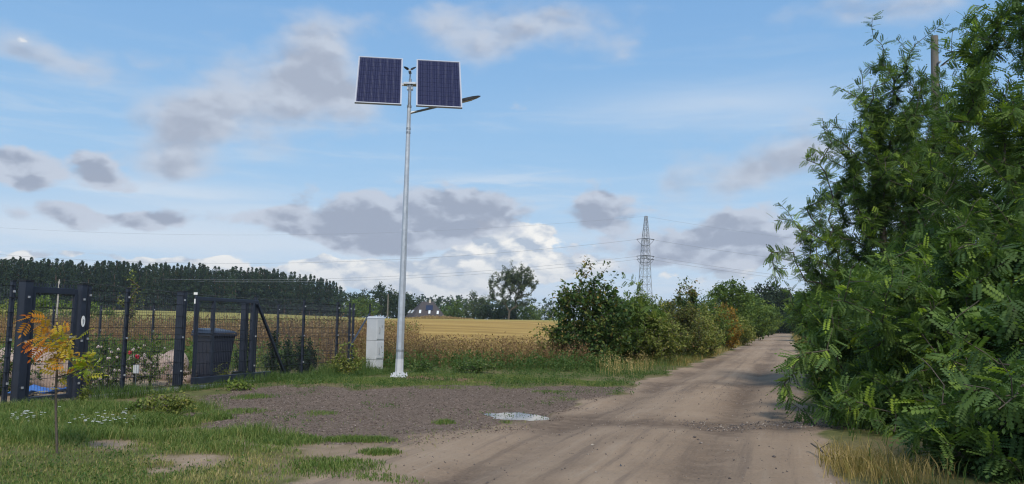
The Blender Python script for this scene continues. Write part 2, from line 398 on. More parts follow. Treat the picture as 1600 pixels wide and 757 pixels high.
def axis(lo, hi, d0, d1, step, grow, far_lo, far_hi):
    a = list(np.arange(d0, d1 + 1e-6, step)); s = step
    v = d1
    while v < far_hi: s *= grow; v += s; a.append(v)
    s = step; v = d0
    while v > far_lo: s *= grow; v -= s; a.insert(0, v)
    return np.array(a)
xs = axis(0, 0, -10, 9, .09, 1.045, -2500, 2500)
ys = axis(0, 0, 4.6, 24, .075, 1.03, -300, 3500)
GX, GY = np.meshgrid(xs, ys); GZ = zg(GX, GY)
n3 = fbm(GX * 1.7, GY * 1.7, 21); n4 = fbm(GX * .5, GY * .5, 22)
wroad = road_w(GX, GY)
wm = sstep(poly_sd(GX, GY, MULCH) + (n3 - .5) * 1.0, .18, -.15)
ws = np.zeros_like(GX)
for q in SANDS: ws = np.maximum(ws, sstep(poly_sd(GX, GY, q) + (n3 - .5) * .9 + (fbm(GX * 5, GY * 5, 23) - .5) * .7, .26, -.26))
ws = np.maximum(ws, .8 * sstep(poly_sd(GX, GY, GARDEN), .2, -.2))
wm = wm * (1 - wroad * sstep(n3 - .5 + (GX - ROADL(GY)) * .8, -.05, .3)); 
uu = GX - .35 * GY
wf = sstep(GY + (n4 - .5) * 3, 24.5, 28) * sstep(-uu + (n3 - .5) * 2, 6.5, 9) * sstep(-GX, -60, -20)
track = np.exp(-((uu + .8 + (n4 - .5) * .4) / .34) ** 2) + 1.1 * np.exp(-((uu + 2.75 + (n4 - .5) * .5) / .36) ** 2) + .45 * np.exp(-((uu + 1.9 + (n3 - .5) * .5) / .16) ** 2) + .35 * np.exp(-((uu + .1) / .15) ** 2)
cross = np.exp(-((GY - (10.2 - .10 * (GX - 2.4)) + (n4 - .5) * .9) / .42) ** 2) * sstep(GX, .4, 1.4)
cross2 = .6 * np.exp(-((GY - 17.5 + (n4 - .5)) / .5) ** 2) + .5 * np.exp(-((GY - 30 + 4 * (n4 - .5)) / 1.2) ** 2) + .6 * np.exp(-((GY - 55) / 3) ** 2)
damp = sstep(puddle_d(GX, GY), 1.9, 1.0)
wd = np.clip(track * (.50 + .8 * sstep(n4, .3, .7)) * .85 + cross * .95 + cross2 * .7 + damp * .6, 0, 1)
wgreen = sstep(n4 + (n3 - .5) * .4, .38, .62)
wred = sstep(poly_sd(GX, GY, [gnd(620, 584), gnd(770, 590), gnd(800, 600), gnd(650, 598)]) + (n3 - .5) * .8, .3, -.2)
wstripe = np.maximum(sstep(GY + (n4 - .5) * 20, 112, 138), sstep(-uu + (n4 - .5) * 10, 52, 66))
def ground_fn(q, b):
    gp = q.new('ShaderNodeNewGeometry').outputs['Position']
    r, m_, s_, f_ = (lambda a, c: (a[0], a[1], a[2], c))(q.sep(q.attr('zone').outputs['Color']), q.attr('zone').outputs['Alpha'])
    z2 = q.attr('zone2'); dk, gr, rd = q.sep(z2.outputs['Color'])[:3]; lg = z2.outputs['Alpha']
    nf = q.noise(gp, 38, 6, .7); nm = q.noise(gp, 6, 6, .65); nl = q.noise(gp, .9, 5, .6); ng = q.noise(gp, 120, 3, .7)
    # worn turf and soil
    turf = q.mix(gr, q.ramp(nm, [(.3, (.13, .105, .05)), (.7, (.23, .19, .09))]), q.ramp(nm, [(.3, (.085, .095, .034)), (.7, (.175, .17, .062))]))
    turf = q.mix(rd, turf, q.ramp(nm, [(.3, (.16, .09, .055)), (.7, (.30, .18, .11))]))
    # stubble
    rows = q.add(q.mul(q.noise(q.vmul(gp, (.035, .22, 0)), 1.0, 5, .7), .6), q.mul(q.noise(q.vmul(gp, (.2, 2.5, 0)), 1.0, 3, .7), .4))
    fld = q.ramp(q.add(q.mul(rows, .9), q.mul(nm, .1)), [(.36, (.18, .115, .034)), (.46, (.32, .20, .055)), (.54, (.42, .275, .08)), (.64, (.50, .35, .12))])
    fld = q.mix(q.mul(lg, .8), fld, q.ramp(rows, [(.3, (.24, .235, .06)), (.7, (.38, .35, .10))]))
    # bark mulch
    vo = q.new('ShaderNodeTexVoronoi'); vo.inputs['Scale'].default_value = 34; q.put(vo.inputs['Vector'], q.vadd(q.vmul(gp, (1, 1.5, 1)), q.vmul(q.noise(gp, 14, 3, .6, col=True), (.12, .12, .12))))
    mul_ = q.mix(q.step(q.sep(vo.outputs['Color'])[0], .2, 1), (.14, .102, .078), (.35, .26, .20))
    mul_ = q.mix(q.step(q.add(q.mul(nm, .5), q.mul(nl, .5)), .42, .62, 0, .7), mul_, q.ramp(nf, [(.3, (.21, .155, .115)), (.7, (.34, .26, .195))]))
    mul_ = q.mix(q.step(nl, .36, .60, .0, .5), mul_, q.mix(.3, mul_, (.06, .046, .04)))
    # sand of the track
    snd = q.ramp(q.add(q.mul(nf, .55), q.mul(nl, .45)), [(.3, (.25, .182, .124)), (.5, (.355, .260, .180)), (.72, (.43, .328, .235))])
    sg = q.new('ShaderNodeVectorRotate', rotation_type='Z_AXIS'); q.put(sg.inputs['Vector'], gp); sg.inputs['Angle'].default_value = math.atan(.35)
    ln_ = q.noise(q.vmul(sg.outputs[0], (5.5, .22, 0)), 1.0, 5, .65)
    snd = q.mix(q.step(ln_, .50, .68, 0, .55), snd, (.165, .125, .098))
    snd = q.mix(q.step(ln_, .46, .32, 0, .35), snd, (.46, .37, .28))
    snd = q.mix(q.step(nf, .56, .72, 0, .45), snd, (.19, .145, .11))
    snd = q.mix(q.step(ng, .62, .72, 0, .35), snd, (.15, .12, .10))
    snd = q.mix(q.step(ng, .36, .28, 0, .3), snd, (.55, .48, .40))
    drk = q.ramp(nf, [(.3, (.10, .072, .054)), (.7, (.225, .162, .115))])
    rdark = q.mix(q.mul(dk, q.step(q.add(nm, q.mul(nf, .35)), .42, .8, .45, 1.0)), snd, drk)
    c = q.mix(f_, turf, fld)
    c = q.mix(s_, c, snd)
    c = q.mix(q.step(q.add(m_, q.mul(q.sub(nm, .5), .5)), .3, .7), c, mul_)
    c = q.mix(q.step(q.add(r, q.mul(q.sub(nm, .5), .6)), .3, .75), c, rdark)
    q.put(b.inputs['Base Color'], c)
    bp = q.new('ShaderNodeBump'); bp.inputs['Strength'].default_value = .9; bp.inputs['Distance'].default_value = .05
    q.put(bp.inputs['Height'], q.add(q.mul(nf, .6), q.add(q.mul(nm, .5), q.mul(vo.outputs['Distance'], q.mul(m_, -.8)))))
    q.put(b.inputs['Normal'], bp.outputs[0])
M['ground'] = mat('ground_surface', rough=.95, spec=.15, fn=ground_fn)
NX = len(xs); NYr = len(ys)
idx = np.arange(NX * NYr).reshape(NYr, NX)
quads = np.stack([idx[:-1, :-1], idx[:-1, 1:], idx[1:, 1:], idx[1:, :-1]], -1).reshape(-1, 4)
VV = np.stack([GX, GY, GZ], -1).reshape(-1, 3)
zone = np.stack([wroad, wm, ws, wf], -1).reshape(-1, 4); zone2 = np.stack([wd, wgreen, wred, wstripe], -1).reshape(-1, 4)
zc = zone[quads].mean(1)
cls = np.zeros(len(quads), int)
cls[zc[:, 3] > .5] = 3; cls[zc[:, 1] > .5] = 2; cls[zc[:, 0] > .5] = 1
for k_, nm_ in enumerate(('ground', 'dirt_road', 'mulch_apron', 'stubble_field')):
    fq = quads[cls == k_]; used, inv = np.unique(fq, return_inverse=True)
    o = npobj(nm_, VV[used], inv.reshape(-1, 4), M['ground'], smooth=True, kind='structure')
    for an, arr in (('zone', zone), ('zone2', zone2)):
        a = o.data.attributes.new(an, 'FLOAT_COLOR', 'POINT'); a.data.foreach_set('color', arr[used].astype(np.float32).ravel())
# the puddle: a sheet of water lying in its hollow
pw = np.array([(PUD[0] + .95 * math.cos(t), PUD[1] + 1.15 * math.sin(t), -.036) for t in np.linspace(0, 2 * PI, 40, endpoint=False)])
mb = MB(); mb.poly(pw); mb.build('puddle', M['water'])['kind'] = 'structure'

# ------------------------------------------------------------------ foliage helpers
def nrm(v): return v / np.maximum(np.linalg.norm(v, axis=-1, keepdims=True), 1e-9)
KITE_V = np.array([(0, 0, 0), (.45, -.30, .05), (1, 0, -.06), (.45, .30, .05)]); KITE_F = np.array([(0, 1, 2), (0, 2, 3)])
def compound(pairs, L=.22, ll=.042, lw=.021, near=False):
    V = []; Fc = []
    for i in range(pairs * 2 + 1):
        last = i == pairs * 2; t = (.22 + .78 * (i // 2) / pairs) if not last else 1.0
        x = t * L; z = -.16 * L * t * t; sd_ = 1 if i % 2 else -1
        if last: d = np.array([1, 0, -.3])
        else: d = np.array([.38, sd_ * 1.0, -.18])
        d = d / np.linalg.norm(d); w = np.array([-d[1], d[0], 0]) if not last else np.array([0, 1.0, 0]); w = w / np.linalg.norm(w)
        s = ll * (1 - .25 * abs(t - .55)); p = np.array([x, 0, z]) + d * .004; n = np.cross(d, w)
        b0 = len(V)
        if near:
            V += [p, p + d * s * .25 + w * lw * .42 + n * .003, p + d * s * .65 + w * lw * .46 + n * .003, p + d * s - n * .004, p + d * s * .65 - w * lw * .46 + n * .003, p + d * s * .25 - w * lw * .42 + n * .003]
            Fc += [(b0, b0 + 1, b0 + 5), (b0 + 1, b0 + 2, b0 + 5), (b0 + 2, b0 + 4, b0 + 5), (b0 + 2, b0 + 3, b0 + 4)]
        else:
            V += [p, p + d * s * .5 + w * lw * .55, p + d * s, p + d * s * .5 - w * lw * .55]; Fc += [(b0, b0 + 1, b0 + 2), (b0, b0 + 2, b0 + 3)]
    b0 = len(V)                                             # leaf stalk
    V += [(0, -.0012, 0), (0, .0012, 0), (L, 0, -.16 * L)]; Fc += [(b0, b0 + 1, b0 + 2)]
    return np.array(V, float), np.array(Fc)
LEAFT = {'robinia': compound(6, .23, .054, .030), 'robinia_far': compound(4, .24, .078, .046), 'kite': (KITE_V, KITE_F),
         'sumac': compound(5, .20, .075, .026, True)}
_rv = rng.normal(size=(5, 3)) * .35
CL_V = np.concatenate([(KITE_V @ np.linalg.qr(rng.normal(size=(3, 3)))[0]) * .8 + c for c in _rv]); CL_F = np.concatenate([KITE_F + 4 * i for i in range(5)])
LEAFT['clump'] = (CL_V, CL_F)
def frames(a, n):
    a = nrm(a); y = nrm(np.cross(n, a)); z = np.cross(a, y); return a, y, z
def scatter(tmpl, pos, fr, sc, tint):
    TV, TF = tmpl; X, Y, Z = fr; N = len(pos)
    V = pos[:, None] + sc[:, None, None] * (TV[None, :, 0:1] * X[:, None] + TV[None, :, 1:2] * Y[:, None] + TV[None, :, 2:3] * Z[:, None])
    Fc = TF[None] + (np.arange(N) * len(TV))[:, None, None]
    return V.reshape(-1, 3), Fc.reshape(-1, TF.shape[1]), np.repeat(tint, len(TV))

def skeleton(trunk, tips, seed, seg=.3, wob=.12, rtip=.004, up=.7, pw=.47):
    r = np.random.default_rng(seed)
    P = [np.array(p, float) for p in trunk]; par = [-1] + list(range(len(P) - 1)); plen = [0.0]
    for i in range(1, len(P)): plen.append(plen[-1] + np.linalg.norm(P[i] - P[i - 1]))
    cap = len(P) + 40 * len(tips) + 10
    A_ = np.zeros((cap, 3)); A_[:len(P)] = P; PL = np.zeros(cap); PL[:len(P)] = plen; n = len(P); ends = []
    par = par + [0] * (cap - len(par))
    o = np.argsort(np.linalg.norm(np.asarray(tips) - P[0], axis=1) + r.normal(size=len(tips)) * .3)
    for ti in o:
        tip = np.asarray(tips[ti]); d = tip - A_[:n]; L = np.linalg.norm(d, axis=1)
        cost = L * (1 + up * np.maximum(0, .25 - d[:, 2] / np.maximum(L, 1e-6))) + .12 * PL[:n]
        cost[0] += 5
        j = int(np.argmin(cost)); L0 = L[j]; k_ = max(1, min(38, int(math.ceil(L0 / seg)))); base = A_[j].copy()
        bow = r.normal(size=3) * wob * L0; bow[2] = abs(bow[2]) * .8
        prev = j
        for s in range(1, k_ + 1):
            t = s / k_; p = base + (tip - base) * t + bow * math.sin(PI * t) * .6 + (r.normal(size=3) * .02 * seg / .3 if s < k_ else 0)
            A_[n] = p; par[n] = prev; PL[n] = PL[prev] + L0 / k_; prev = n; n += 1
        ends.append(prev)
    par = np.array(par[:n]); A_ = A_[:n]
    cnt = np.zeros(n); cnt[ends] = 1
    for i in range(n - 1, 0, -1): cnt[par[i]] += cnt[i]
    rad = rtip * np.maximum(cnt, .6) ** pw
    return A_, par, rad, ends
def skel_mesh(P, par, rad, sides=5, rmin=0):
    n = len(P); D_ = np.zeros_like(P); D_[1:] = nrm(P[1:] - P[par[1:]]); D_[0] = (0, 0, 1)
    ref = np.where(np.abs(D_[:, :1]) < .8, np.array([[1.0, 0, 0]]), np.array([[0, 1.0, 0]]))
    U = nrm(np.cross(D_, ref)); Wv = np.cross(D_, U)
    ii = np.where((np.arange(n) > 0) & (rad > rmin))[0]; pp = par[ii]
    t = np.arange(sides) * 2 * PI / sides; ct = np.cos(t)[None, :, None]; st = np.sin(t)[None, :, None]
    r0 = np.minimum(rad[pp], rad[ii] * 1.25)[:, None, None]; r1 = rad[ii][:, None, None]
    same = (np.abs((D_[pp] * D_[ii]).sum(1)) > .3)[:, None, None]
    a = P[pp][:, None] + r0 * (np.where(same, U[pp][:, None], U[ii][:, None]) * ct + np.where(same, Wv[pp][:, None], Wv[ii][:, None]) * st)
    # keep the ring turning the same way as the end ring
    a = P[pp][:, None] + r0 * (U[ii][:, None] * ct + Wv[ii][:, None] * st)
    b = P[ii][:, None] + r1 * (U[ii][:, None] * ct + Wv[ii][:, None] * st)
    V = np.concatenate([a, b], 1).reshape(-1, 3)
    k_ = np.arange(sides); q = np.stack([k_, (k_ + 1) % sides, (k_ + 1) % sides + sides, k_ + sides], -1)
    Fc = q[None] + (np.arange(len(ii)) * 2 * sides)[:, None, None]
    return V, Fc.reshape(-1, 4)

def in_env(env, n, r, shell=1.6, gaps=.0, seed=0):
    out = []
    vol = np.array([e[3] * e[4] * e[5] for e in env]); pr = vol / vol.sum()
    while len(out) < n:
        e = env[r.choice(len(env), p=pr)]; d = nrm(r.normal(size=3)); q = r.random() ** (1 / (3 * shell / 1.6))
        p = np.array(e[:3]) + d * q * np.array(e[3:])
        if p[2] < .08: continue
        if gaps and fbm(p[0] * 1.1 + p[1] * .6, p[2] * 1.1 + p[1] * .5, seed, 2) < gaps: continue
        out.append(p)
    return np.array(out)
NEAR_LEAF = raw_mesh('leaf', *compound(6, near=True), M['robinia'], tint=None)
_near_meshes = {}
def near_leaf(kind, mname, t):
    key = (kind, mname, round(t * 6))
    if key not in _near_meshes:
        V, Fc = (compound(6, .23, .054, .030, near=True) if kind == 'robinia' else LEAFT[kind] if kind != 'kite' else (KITE_V, KITE_F))
        _near_meshes[key] = raw_mesh('leaf', V, Fc, M[mname], tint=np.full(len(V), round(t * 6) / 6))
    return _near_meshes[key]
TRIS = [0]
def tree(name, label, cat, base, env, ntips, leaf, lmat, lsize, per_tip, seed, trunk_h=None, shoots=(), group=None, parts=0,
         twig=.7, gaps=.3, tipr=.004, seg=.3, droop=.25, tsel=None, lean=(0, 0), bark='bark', stems=1, spread=0.0, twigs=True, sides=5, clear=0.0):
    """base: world (x, y); env: ellipsoids in offsets from the base"""
    r = np.random.default_rng(seed)
    b = np.array([base[0], base[1], float(zg(np.array([base[0]]), np.array([base[1]]))[0]) - .03])
    root = thing(name, label, cat, b, group)
    tips = in_env(env, ntips, r, gaps=gaps, seed=seed) + b
    if len(shoots): tips = np.concatenate([tips, np.asarray(shoots, float)])
    top = max(e[2] + e[5] for e in env); th = trunk_h or top * .7
    trunk = [b + np.array([lean[0] * t + math.sin(t * 5 + seed) * .03 * th * .3, lean[1] * t, th * t]) for t in np.linspace(0, 1, max(4, int(th / seg / 1.2)))]
    P, par, rad, ends = skeleton(trunk, tips, seed, seg, rtip=tipr)
    V, Fc = skel_mesh(P, par, rad, sides, 0 if twigs else tipr * 1.5)
    npobj('trunk', V, Fc, M[bark], root, smooth=True)
    # leaves along the last stretch of every twig
    pos = []; dr = []
    for e in ends:
        i = e; chain = []; L = 0
        while i > 0 and L < twig:
            p = par[i]; seg_d = P[i] - P[p]; l = np.linalg.norm(seg_d)
            chain.append((P[p], seg_d, l)); L += l; i = p
        if not chain: continue
        tot = sum(c[2] for c in chain); ts = r.random(per_tip) ** 1.15 * tot
        for t in ts:
            for ci, (p0, sd_, l) in enumerate(chain):
                if t <= l or ci == len(chain) - 1:
                    pos.append(p0 + sd_ * (1 - min(t / l, 1))); dr.append(sd_ / max(l, 1e-6)); break
                t -= l
    pos = np.array(pos); dr = np.array(dr); N = len(pos)
    pos = pos + r.normal(size=(N, 3)) * lsize * (.03 if leaf.startswith('rob') or leaf == 'sumac' else .5)
    side = r.normal(size=(N, 3)); side -= dr * (side * dr).sum(1, keepdims=True); side = nrm(side)
    a = nrm(dr * .55 + side + np.array([0, 0, -droop]) + r.normal(size=(N, 3)) * .15)
    nn = nrm(np.array([0, 0, 1.0]) + r.normal(size=(N, 3)) * .45)
    fr = frames(a, nn)
    sc = lsize * r.uniform(.5, 1.2, N)
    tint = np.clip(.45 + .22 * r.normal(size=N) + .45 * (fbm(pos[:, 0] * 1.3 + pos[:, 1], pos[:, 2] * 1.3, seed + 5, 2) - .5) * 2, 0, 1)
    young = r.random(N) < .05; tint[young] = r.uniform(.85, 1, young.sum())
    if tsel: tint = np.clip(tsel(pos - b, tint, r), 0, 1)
    ok = (pos[:, 2] > zt(pos[:, 0], pos[:, 1]) + .03) & (np.linalg.norm(pos - CAM, axis=1) > clear)
    if parts:
        px, py = project(pos); inn = (px > -20) & (px < 1620) & (py > -20) & (py < 780) & ok
        dist = np.linalg.norm(pos - CAM, axis=1) + np.where(inn, 0, 1e3) + r.random(N) * .3
        sel = np.argsort(dist)[:parts]
        for i in sel:
            o = link('leaf', near_leaf(leaf, lmat, tint[i]), root)
            m3 = Matrix((fr[0][i], fr[1][i], fr[2][i])).transposed().to_4x4()
            s_ = sc[i]
            o.matrix_basis = Matrix.Translation(pos[i] - b) @ m3 @ Matrix.Scale(s_, 4)
        ok[sel] = False
    if ok.sum():
        V, Fc, T = scatter(LEAFT[leaf], pos[ok], tuple(f[ok] for f in fr), sc[ok], tint[ok])
        npobj('crown', V, Fc, M[lmat], root, tint=T, kind='stuff'); TRIS[0] += len(Fc)
    return root

def blades(x, y, h, w, lean, tint, z=None):
    N = len(x); z = zg(x, y) if z is None else z
    th = rng.uniform(0, 2 * PI, N); wx, wy = np.cos(th) * w / 2, np.sin(th) * w / 2
    la = rng.uniform(0, 2 * PI, N); lx, ly = np.cos(la) * lean * h, np.sin(la) * lean * h
    V = np.empty((N, 5, 3))
    V[:, 0] = np.stack([x - wx, y - wy, z - .01], -1); V[:, 1] = np.stack([x + wx, y + wy, z - .01], -1)
    V[:, 2] = np.stack([x - wx * .8 + lx * .35, y - wy * .8 + ly * .35, z + h * .58], -1); V[:, 3] = np.stack([x + wx * .8 + lx * .35, y + wy * .8 + ly * .35, z + h * .58], -1)
    V[:, 4] = np.stack([x + lx, y + ly, z + h * (1 - .3 * np.minimum(lean, 1))], -1)
    Fc = np.array([(0, 1, 3), (0, 3, 2), (2, 3, 4)])[None] + (np.arange(N) * 5)[:, None, None]
    return V.reshape(-1, 3), Fc.reshape(-1, 3), np.repeat(tint, 5)
def join(parts):
    V = []; Fc = []; T = []; n = 0
    for v, f, t in parts: V.append(v); Fc.append(f + n); T.append(t); n += len(v)
    return np.concatenate(V), np.concatenate(Fc), np.concatenate(T)
def rand_in(n, x0, x1, y0, y1): return rng.uniform(x0, x1, n), rng.uniform(y0, y1, n)
def fence_x(y): return -6.9 + .30 * (y - 11.2)


# ------------------------------------------------------------------ solar street lamp
PY = 18.7
p0 = at(623.5, 588, PY); p1 = at(640.3, 145, PY); p2 = at(641, 118, PY)
lamp = thing('solar_street_lamp', 'tall galvanised street lamp post carrying two blue solar panels and a little wind turbine', 'street lamp', (p0[0], PY, 0))
def on_pole(z): return np.array([p0[0] + (p1[0] - p0[0]) * z / p1[2], PY, z])
ph = PI / 8
mb = MB()
zz = [.42, 1.6, 3.2, 4.8, p1[2] - .35]; rr = [.094, .084, .072, .060, .049]
for a, b, ra, rb in zip(zz[:-1], zz[1:], rr[:-1], rr[1:]): mb.tube(on_pole(a), on_pole(b), ra, rb, 8, False, ph)
mb.build('pole', M['galv'], lamp)
mb = MB(); mb.tube(on_pole(.0), on_pole(.42), .102, .097, 8, True, ph); mb.build('pole_foot', M['galvwhite'], lamp)
mb = MB(); mb.tube(on_pole(p1[2] - .36), on_pole(p2[2] - .1), .042, .036, 12); mb.build('pole_top', M['steel'], lamp)
mb = MB(); mb.box((p0[0], PY, .015), (.36, .36, .03)); mb.build('base_plate', M['galvwhite'], lamp, .004)
for s in range(4):
    t = s * PI / 2 + PI / 4; d = np.array([math.cos(t), math.sin(t), 0])
    mb = MB(); c = np.array([p0[0], PY, 0]); n = np.array([-d[1], d[0], 0]) * .006
    tri = [c + d * .10 + (0, 0, .03), c + d * .20 + (0, 0, .03), c + d * .20 + (0, 0, .055), c + d * .10 + (0, 0, .14)]
    mb.poly([q + n for q in tri]); mb.poly([q - n for q in reversed(tri)])
    for i in range(4): mb.poly([tri[i] + n, tri[i] - n, tri[(i + 1) % 4] - n, tri[(i + 1) % 4] + n])
    mb.build('gusset', M['galvwhite'], lamp)
    mb = MB(); mb.tube(c + d * .22 + (0, 0, .02), c + d * .22 + (0, 0, .10), .014, n=6); mb.tube(c + d * .22 + (0, 0, .031), c + d * .22 + (0, 0, .055), .024, n=6); mb.build('anchor_bolt', M['galvwhite'], lamp)
for zc_ in (p1[2] - .35, p1[2] - 1.0, p1[2] - .9, .62):
    mb = MB(); c = on_pole(zc_); rad_ = .057 if zc_ > 1 else .096
    mb.tube(c - (0, 0, .025), c + (0, 0, .025), rad_, n=12); mb.build('clamp_band', M['steel'], lamp)
# cross arm that carries the panels
yaw = math.radians(8); el_ = math.radians(35)
tx = np.array([math.cos(yaw), math.sin(yaw), 0]); nx_ = np.array([math.sin(yaw) * math.cos(el_), -math.cos(yaw) * math.cos(el_), math.sin(el_)]); vx = np.cross(nx_, tx)
pc = at(640.5, 131, PY)
mb = MB(); mb.bar(pc - tx * 1.2 + (0, .10, 0), pc + tx * 1.2 + (0, .10, 0), .06, .06); mb.build('cross_arm', M['galv'], lamp)
mb = MB(); mb.box(pc + (0, .02, 0), (.30, .16, .05)); mb.box(pc + (0, .04, -.09), (.14, .10, .12)); mb.build('bracket', M['galv'], lamp, .004)
PWD, PHT = 1.09, 1.80; CW = .166
cellme = None
for cx, cy, yy in ((593, 124.5, PY - .10), (685.8, 129.5, PY - .02)):
    c = at(cx, cy, yy)
    mb = MB(); mb.box(c - nx_ * .02, (PWD - .05, PHT - .05, .012), (tx, vx, nx_)); pan = mb.build('solar_panel', M['backsheet'], lamp)
    fr = MB()
    for s in (-1, 1):
        fr.box(c + tx * s * (PWD / 2 - .012) - nx_ * .025, (.024, PHT, .05), (tx, vx, nx_))
        fr.box(c + vx * s * (PHT / 2 - .014) - nx_ * .0252, (PWD - .0482, .028, .049), (tx, vx, nx_))
    fr.build('frame', M['alu'], pan)
    rl = MB()
    for s in (-.45, .45): rl.bar(c + vx * s - nx_ * .07 - tx * .5, c + vx * s - nx_ * .07 + tx * .5, .04, .04, nx_)
    rl.bar(c - nx_ * .11 - vx * .55, c - nx_ * .11 + vx * .55, .05, .04, nx_); rl.build('mounting_rail', M['steel'], pan)
    if cellme is None:
        cb = MB(); cb.box((0, 0, 0), (CW, CW, .004)); o = cb.build('cell', M['cell']); cellme = o.data; bpy.data.objects.remove(o)
    px_, py_ = (PWD - .075) / 6, (PHT - .08) / 10
    for i in range(6):
        for j in range(10):
            o = link('cell', cellme, pan); q = c + tx * (i - 2.5) * px_ + vx * (j - 4.5) * py_ - nx_ * .0105 - root_loc(lamp)
            o.matrix_basis = Matrix.Translation(q) @ Matrix((tx, vx, nx_)).transposed().to_4x4()
# lamp arm and LED head, over the track
a0 = at(641, 177, PY); a1 = at(712, 160.5, PY + .35); a2 = at(756, 149.5, PY + .55)
mb = MB(); mb.tube(a0, a1, .030, .026, 8); mb.build('lamp_arm', M['steel'], lamp)
d = nrm(a2 - a1); sidev = nrm(np.cross(d, (0, 0, 1))); upv = np.cross(sidev, d); mb = MB()
prof = [(-.06, .035, .03), (.06, .075, .035), (.22, .115, .034), (.42, .12, .028), (.58, .085, .018), (.66, .03, .008)]
for (l0, w0, t0), (l1, w1, t1) in zip(prof[:-1], prof[1:]):
    A1_, B1_ = a1 + d * l0, a1 + d * l1
    mb.hexa([A1_ - sidev * w0 - upv * t0, A1_ + sidev * w0 - upv * t0, A1_ + sidev * w0 + upv * t0, A1_ - sidev * w0 + upv * t0,
             B1_ - sidev * w1 - upv * t1, B1_ + sidev * w1 - upv * t1, B1_ + sidev * w1 + upv * t1, B1_ - sidev * w1 + upv * t1])
hd = mb.build('lamp_head', M['black'], lamp)
mb = MB(); mb.box(a1 + d * .30 - upv * .036, (.30, .17, .008), (d, sidev, upv)); mb.build('lens', M['backsheet'], hd)
# small wind turbine on the very top
tb = at(641, 112, PY); tb0 = at(640.8, 124, PY)
mb = MB(); mb.tube(tb0, tb - (0, 0, .02), .022, .014, 8); mb.tube(tb - (0, .11, 0), tb + (0, .14, 0), .03, .02, 10); hub = mb.build('turbine_hub', M['steel'], lamp)
for ang in (28, 150, 272):
    t = math.radians(ang); dd = np.array([math.cos(t), 0, math.sin(t)]); ee = np.array([-math.sin(t), .5, math.cos(t)]); ee = nrm(ee); c = tb - np.array([0, .10, 0])
    mb = MB(); prof = [(.02, .012), (.06, .034), (.13, .026), (.17, .008)]; L_ = 1.0 if ang != 272 else .62
    for (l0, w0), (l1, w1) in zip(prof[:-1], prof[1:]):
        n_ = np.cross(dd, ee) * .004; A1_, B1_ = c + dd * l0 * L_, c + dd * l1 * L_
        mb.hexa([A1_ - ee * w0 - n_, A1_ + ee * w0 - n_, A1_ + ee * w0 + n_, A1_ - ee * w0 + n_, B1_ - ee * w1 - n_, B1_ + ee * w1 - n_, B1_ + ee * w1 + n_, B1_ - ee * w1 + n_])
    mb.build('turbine_blade', M['black'], hub)

# ------------------------------------------------------------------ cable cabinet
cb = gnd(585, 577); ct = math.radians(31)
e0 = np.array([math.cos(ct), -math.sin(ct), 0]); e1 = np.array([math.sin(ct), math.cos(ct), 0]); ez = np.array([0, 0, 1.0])
cab = thing('electricity_cabinet', 'pale grey electricity cabinet with two stacked doors beside the lamp post', 'utility cabinet', (*cb, 0))
c3 = np.array([*cb, 0]); AX = (e0, e1, ez); LA, LB, HC = .36, .33, 1.44
MB().box(c3 + ez * .12, (LA - .012, LB - .012, .30), AX).build('plinth', M['cabinet'], cab, .006)
MB().box(c3 + ez * (.27 + .255), (LA, LB, .51), AX).build('lower_shell', M['cabinet'], cab, .008)
MB().box(c3 + ez * (.79 + .30), (LA, LB, .60), AX).build('upper_shell', M['cabinet'], cab, .008)
mb = MB(); z0 = 1.39; h0, h1 = LA / 2 + .012, LB / 2 + .012
mb.hexa([c3 + e0 * a * h0 + e1 * b * h1 + ez * z0 for a, b in ((-1, -1), (1, -1), (1, 1), (-1, 1))] + [c3 + e0 * a * h0 * .8 + e1 * b * h1 * .8 + ez * (z0 + .06) for a, b in ((-1, -1), (1, -1), (1, 1), (-1, 1))]); mb.build('roof_cap', M['cabinet'], cab, .008)
for zc_, hh in ((.525, .44), (1.09, .53)):
    dr_ = MB().box(c3 + e0 * (LA / 2 + .006) + ez * zc_, (.012, LB - .03, hh), AX).build('door', M['cabinet'], cab, .004)
    mb = MB(); q = c3 + e0 * (LA / 2 + .022) - e1 * .06 + ez * (zc_ - .02); mb.path([q + ez * .09, q + ez * .03 + e0 * .012, q - ez * .07 + e0 * .012, q - ez * .08], .010, 6); mb.build('handle', M['cabline'], dr_)
    MB().box(c3 + e0 * (LA / 2 + .014) + e1 * .05 + ez * (zc_ + .08), (.006, .03, .07), AX).build('lock_plate', M['cabline'], dr_, .003)
for zc_ in (.27 - .003, .785):
    MB().box(c3 + ez * zc_, (LA - .004, LB - .004, .012), AX).build('joint_strip', M['cabline'], cab)
mb = MB(); q = c3 - e1 * (LB / 2 + .002) + ez * .20 - e0 * .10; mb.box(q, (.12, .006, .012), AX); mb.box(q - e0 * .054 - ez * .05, (.012, .006, .09), AX); mb.build('hinge_strip', M['cabline'], cab)

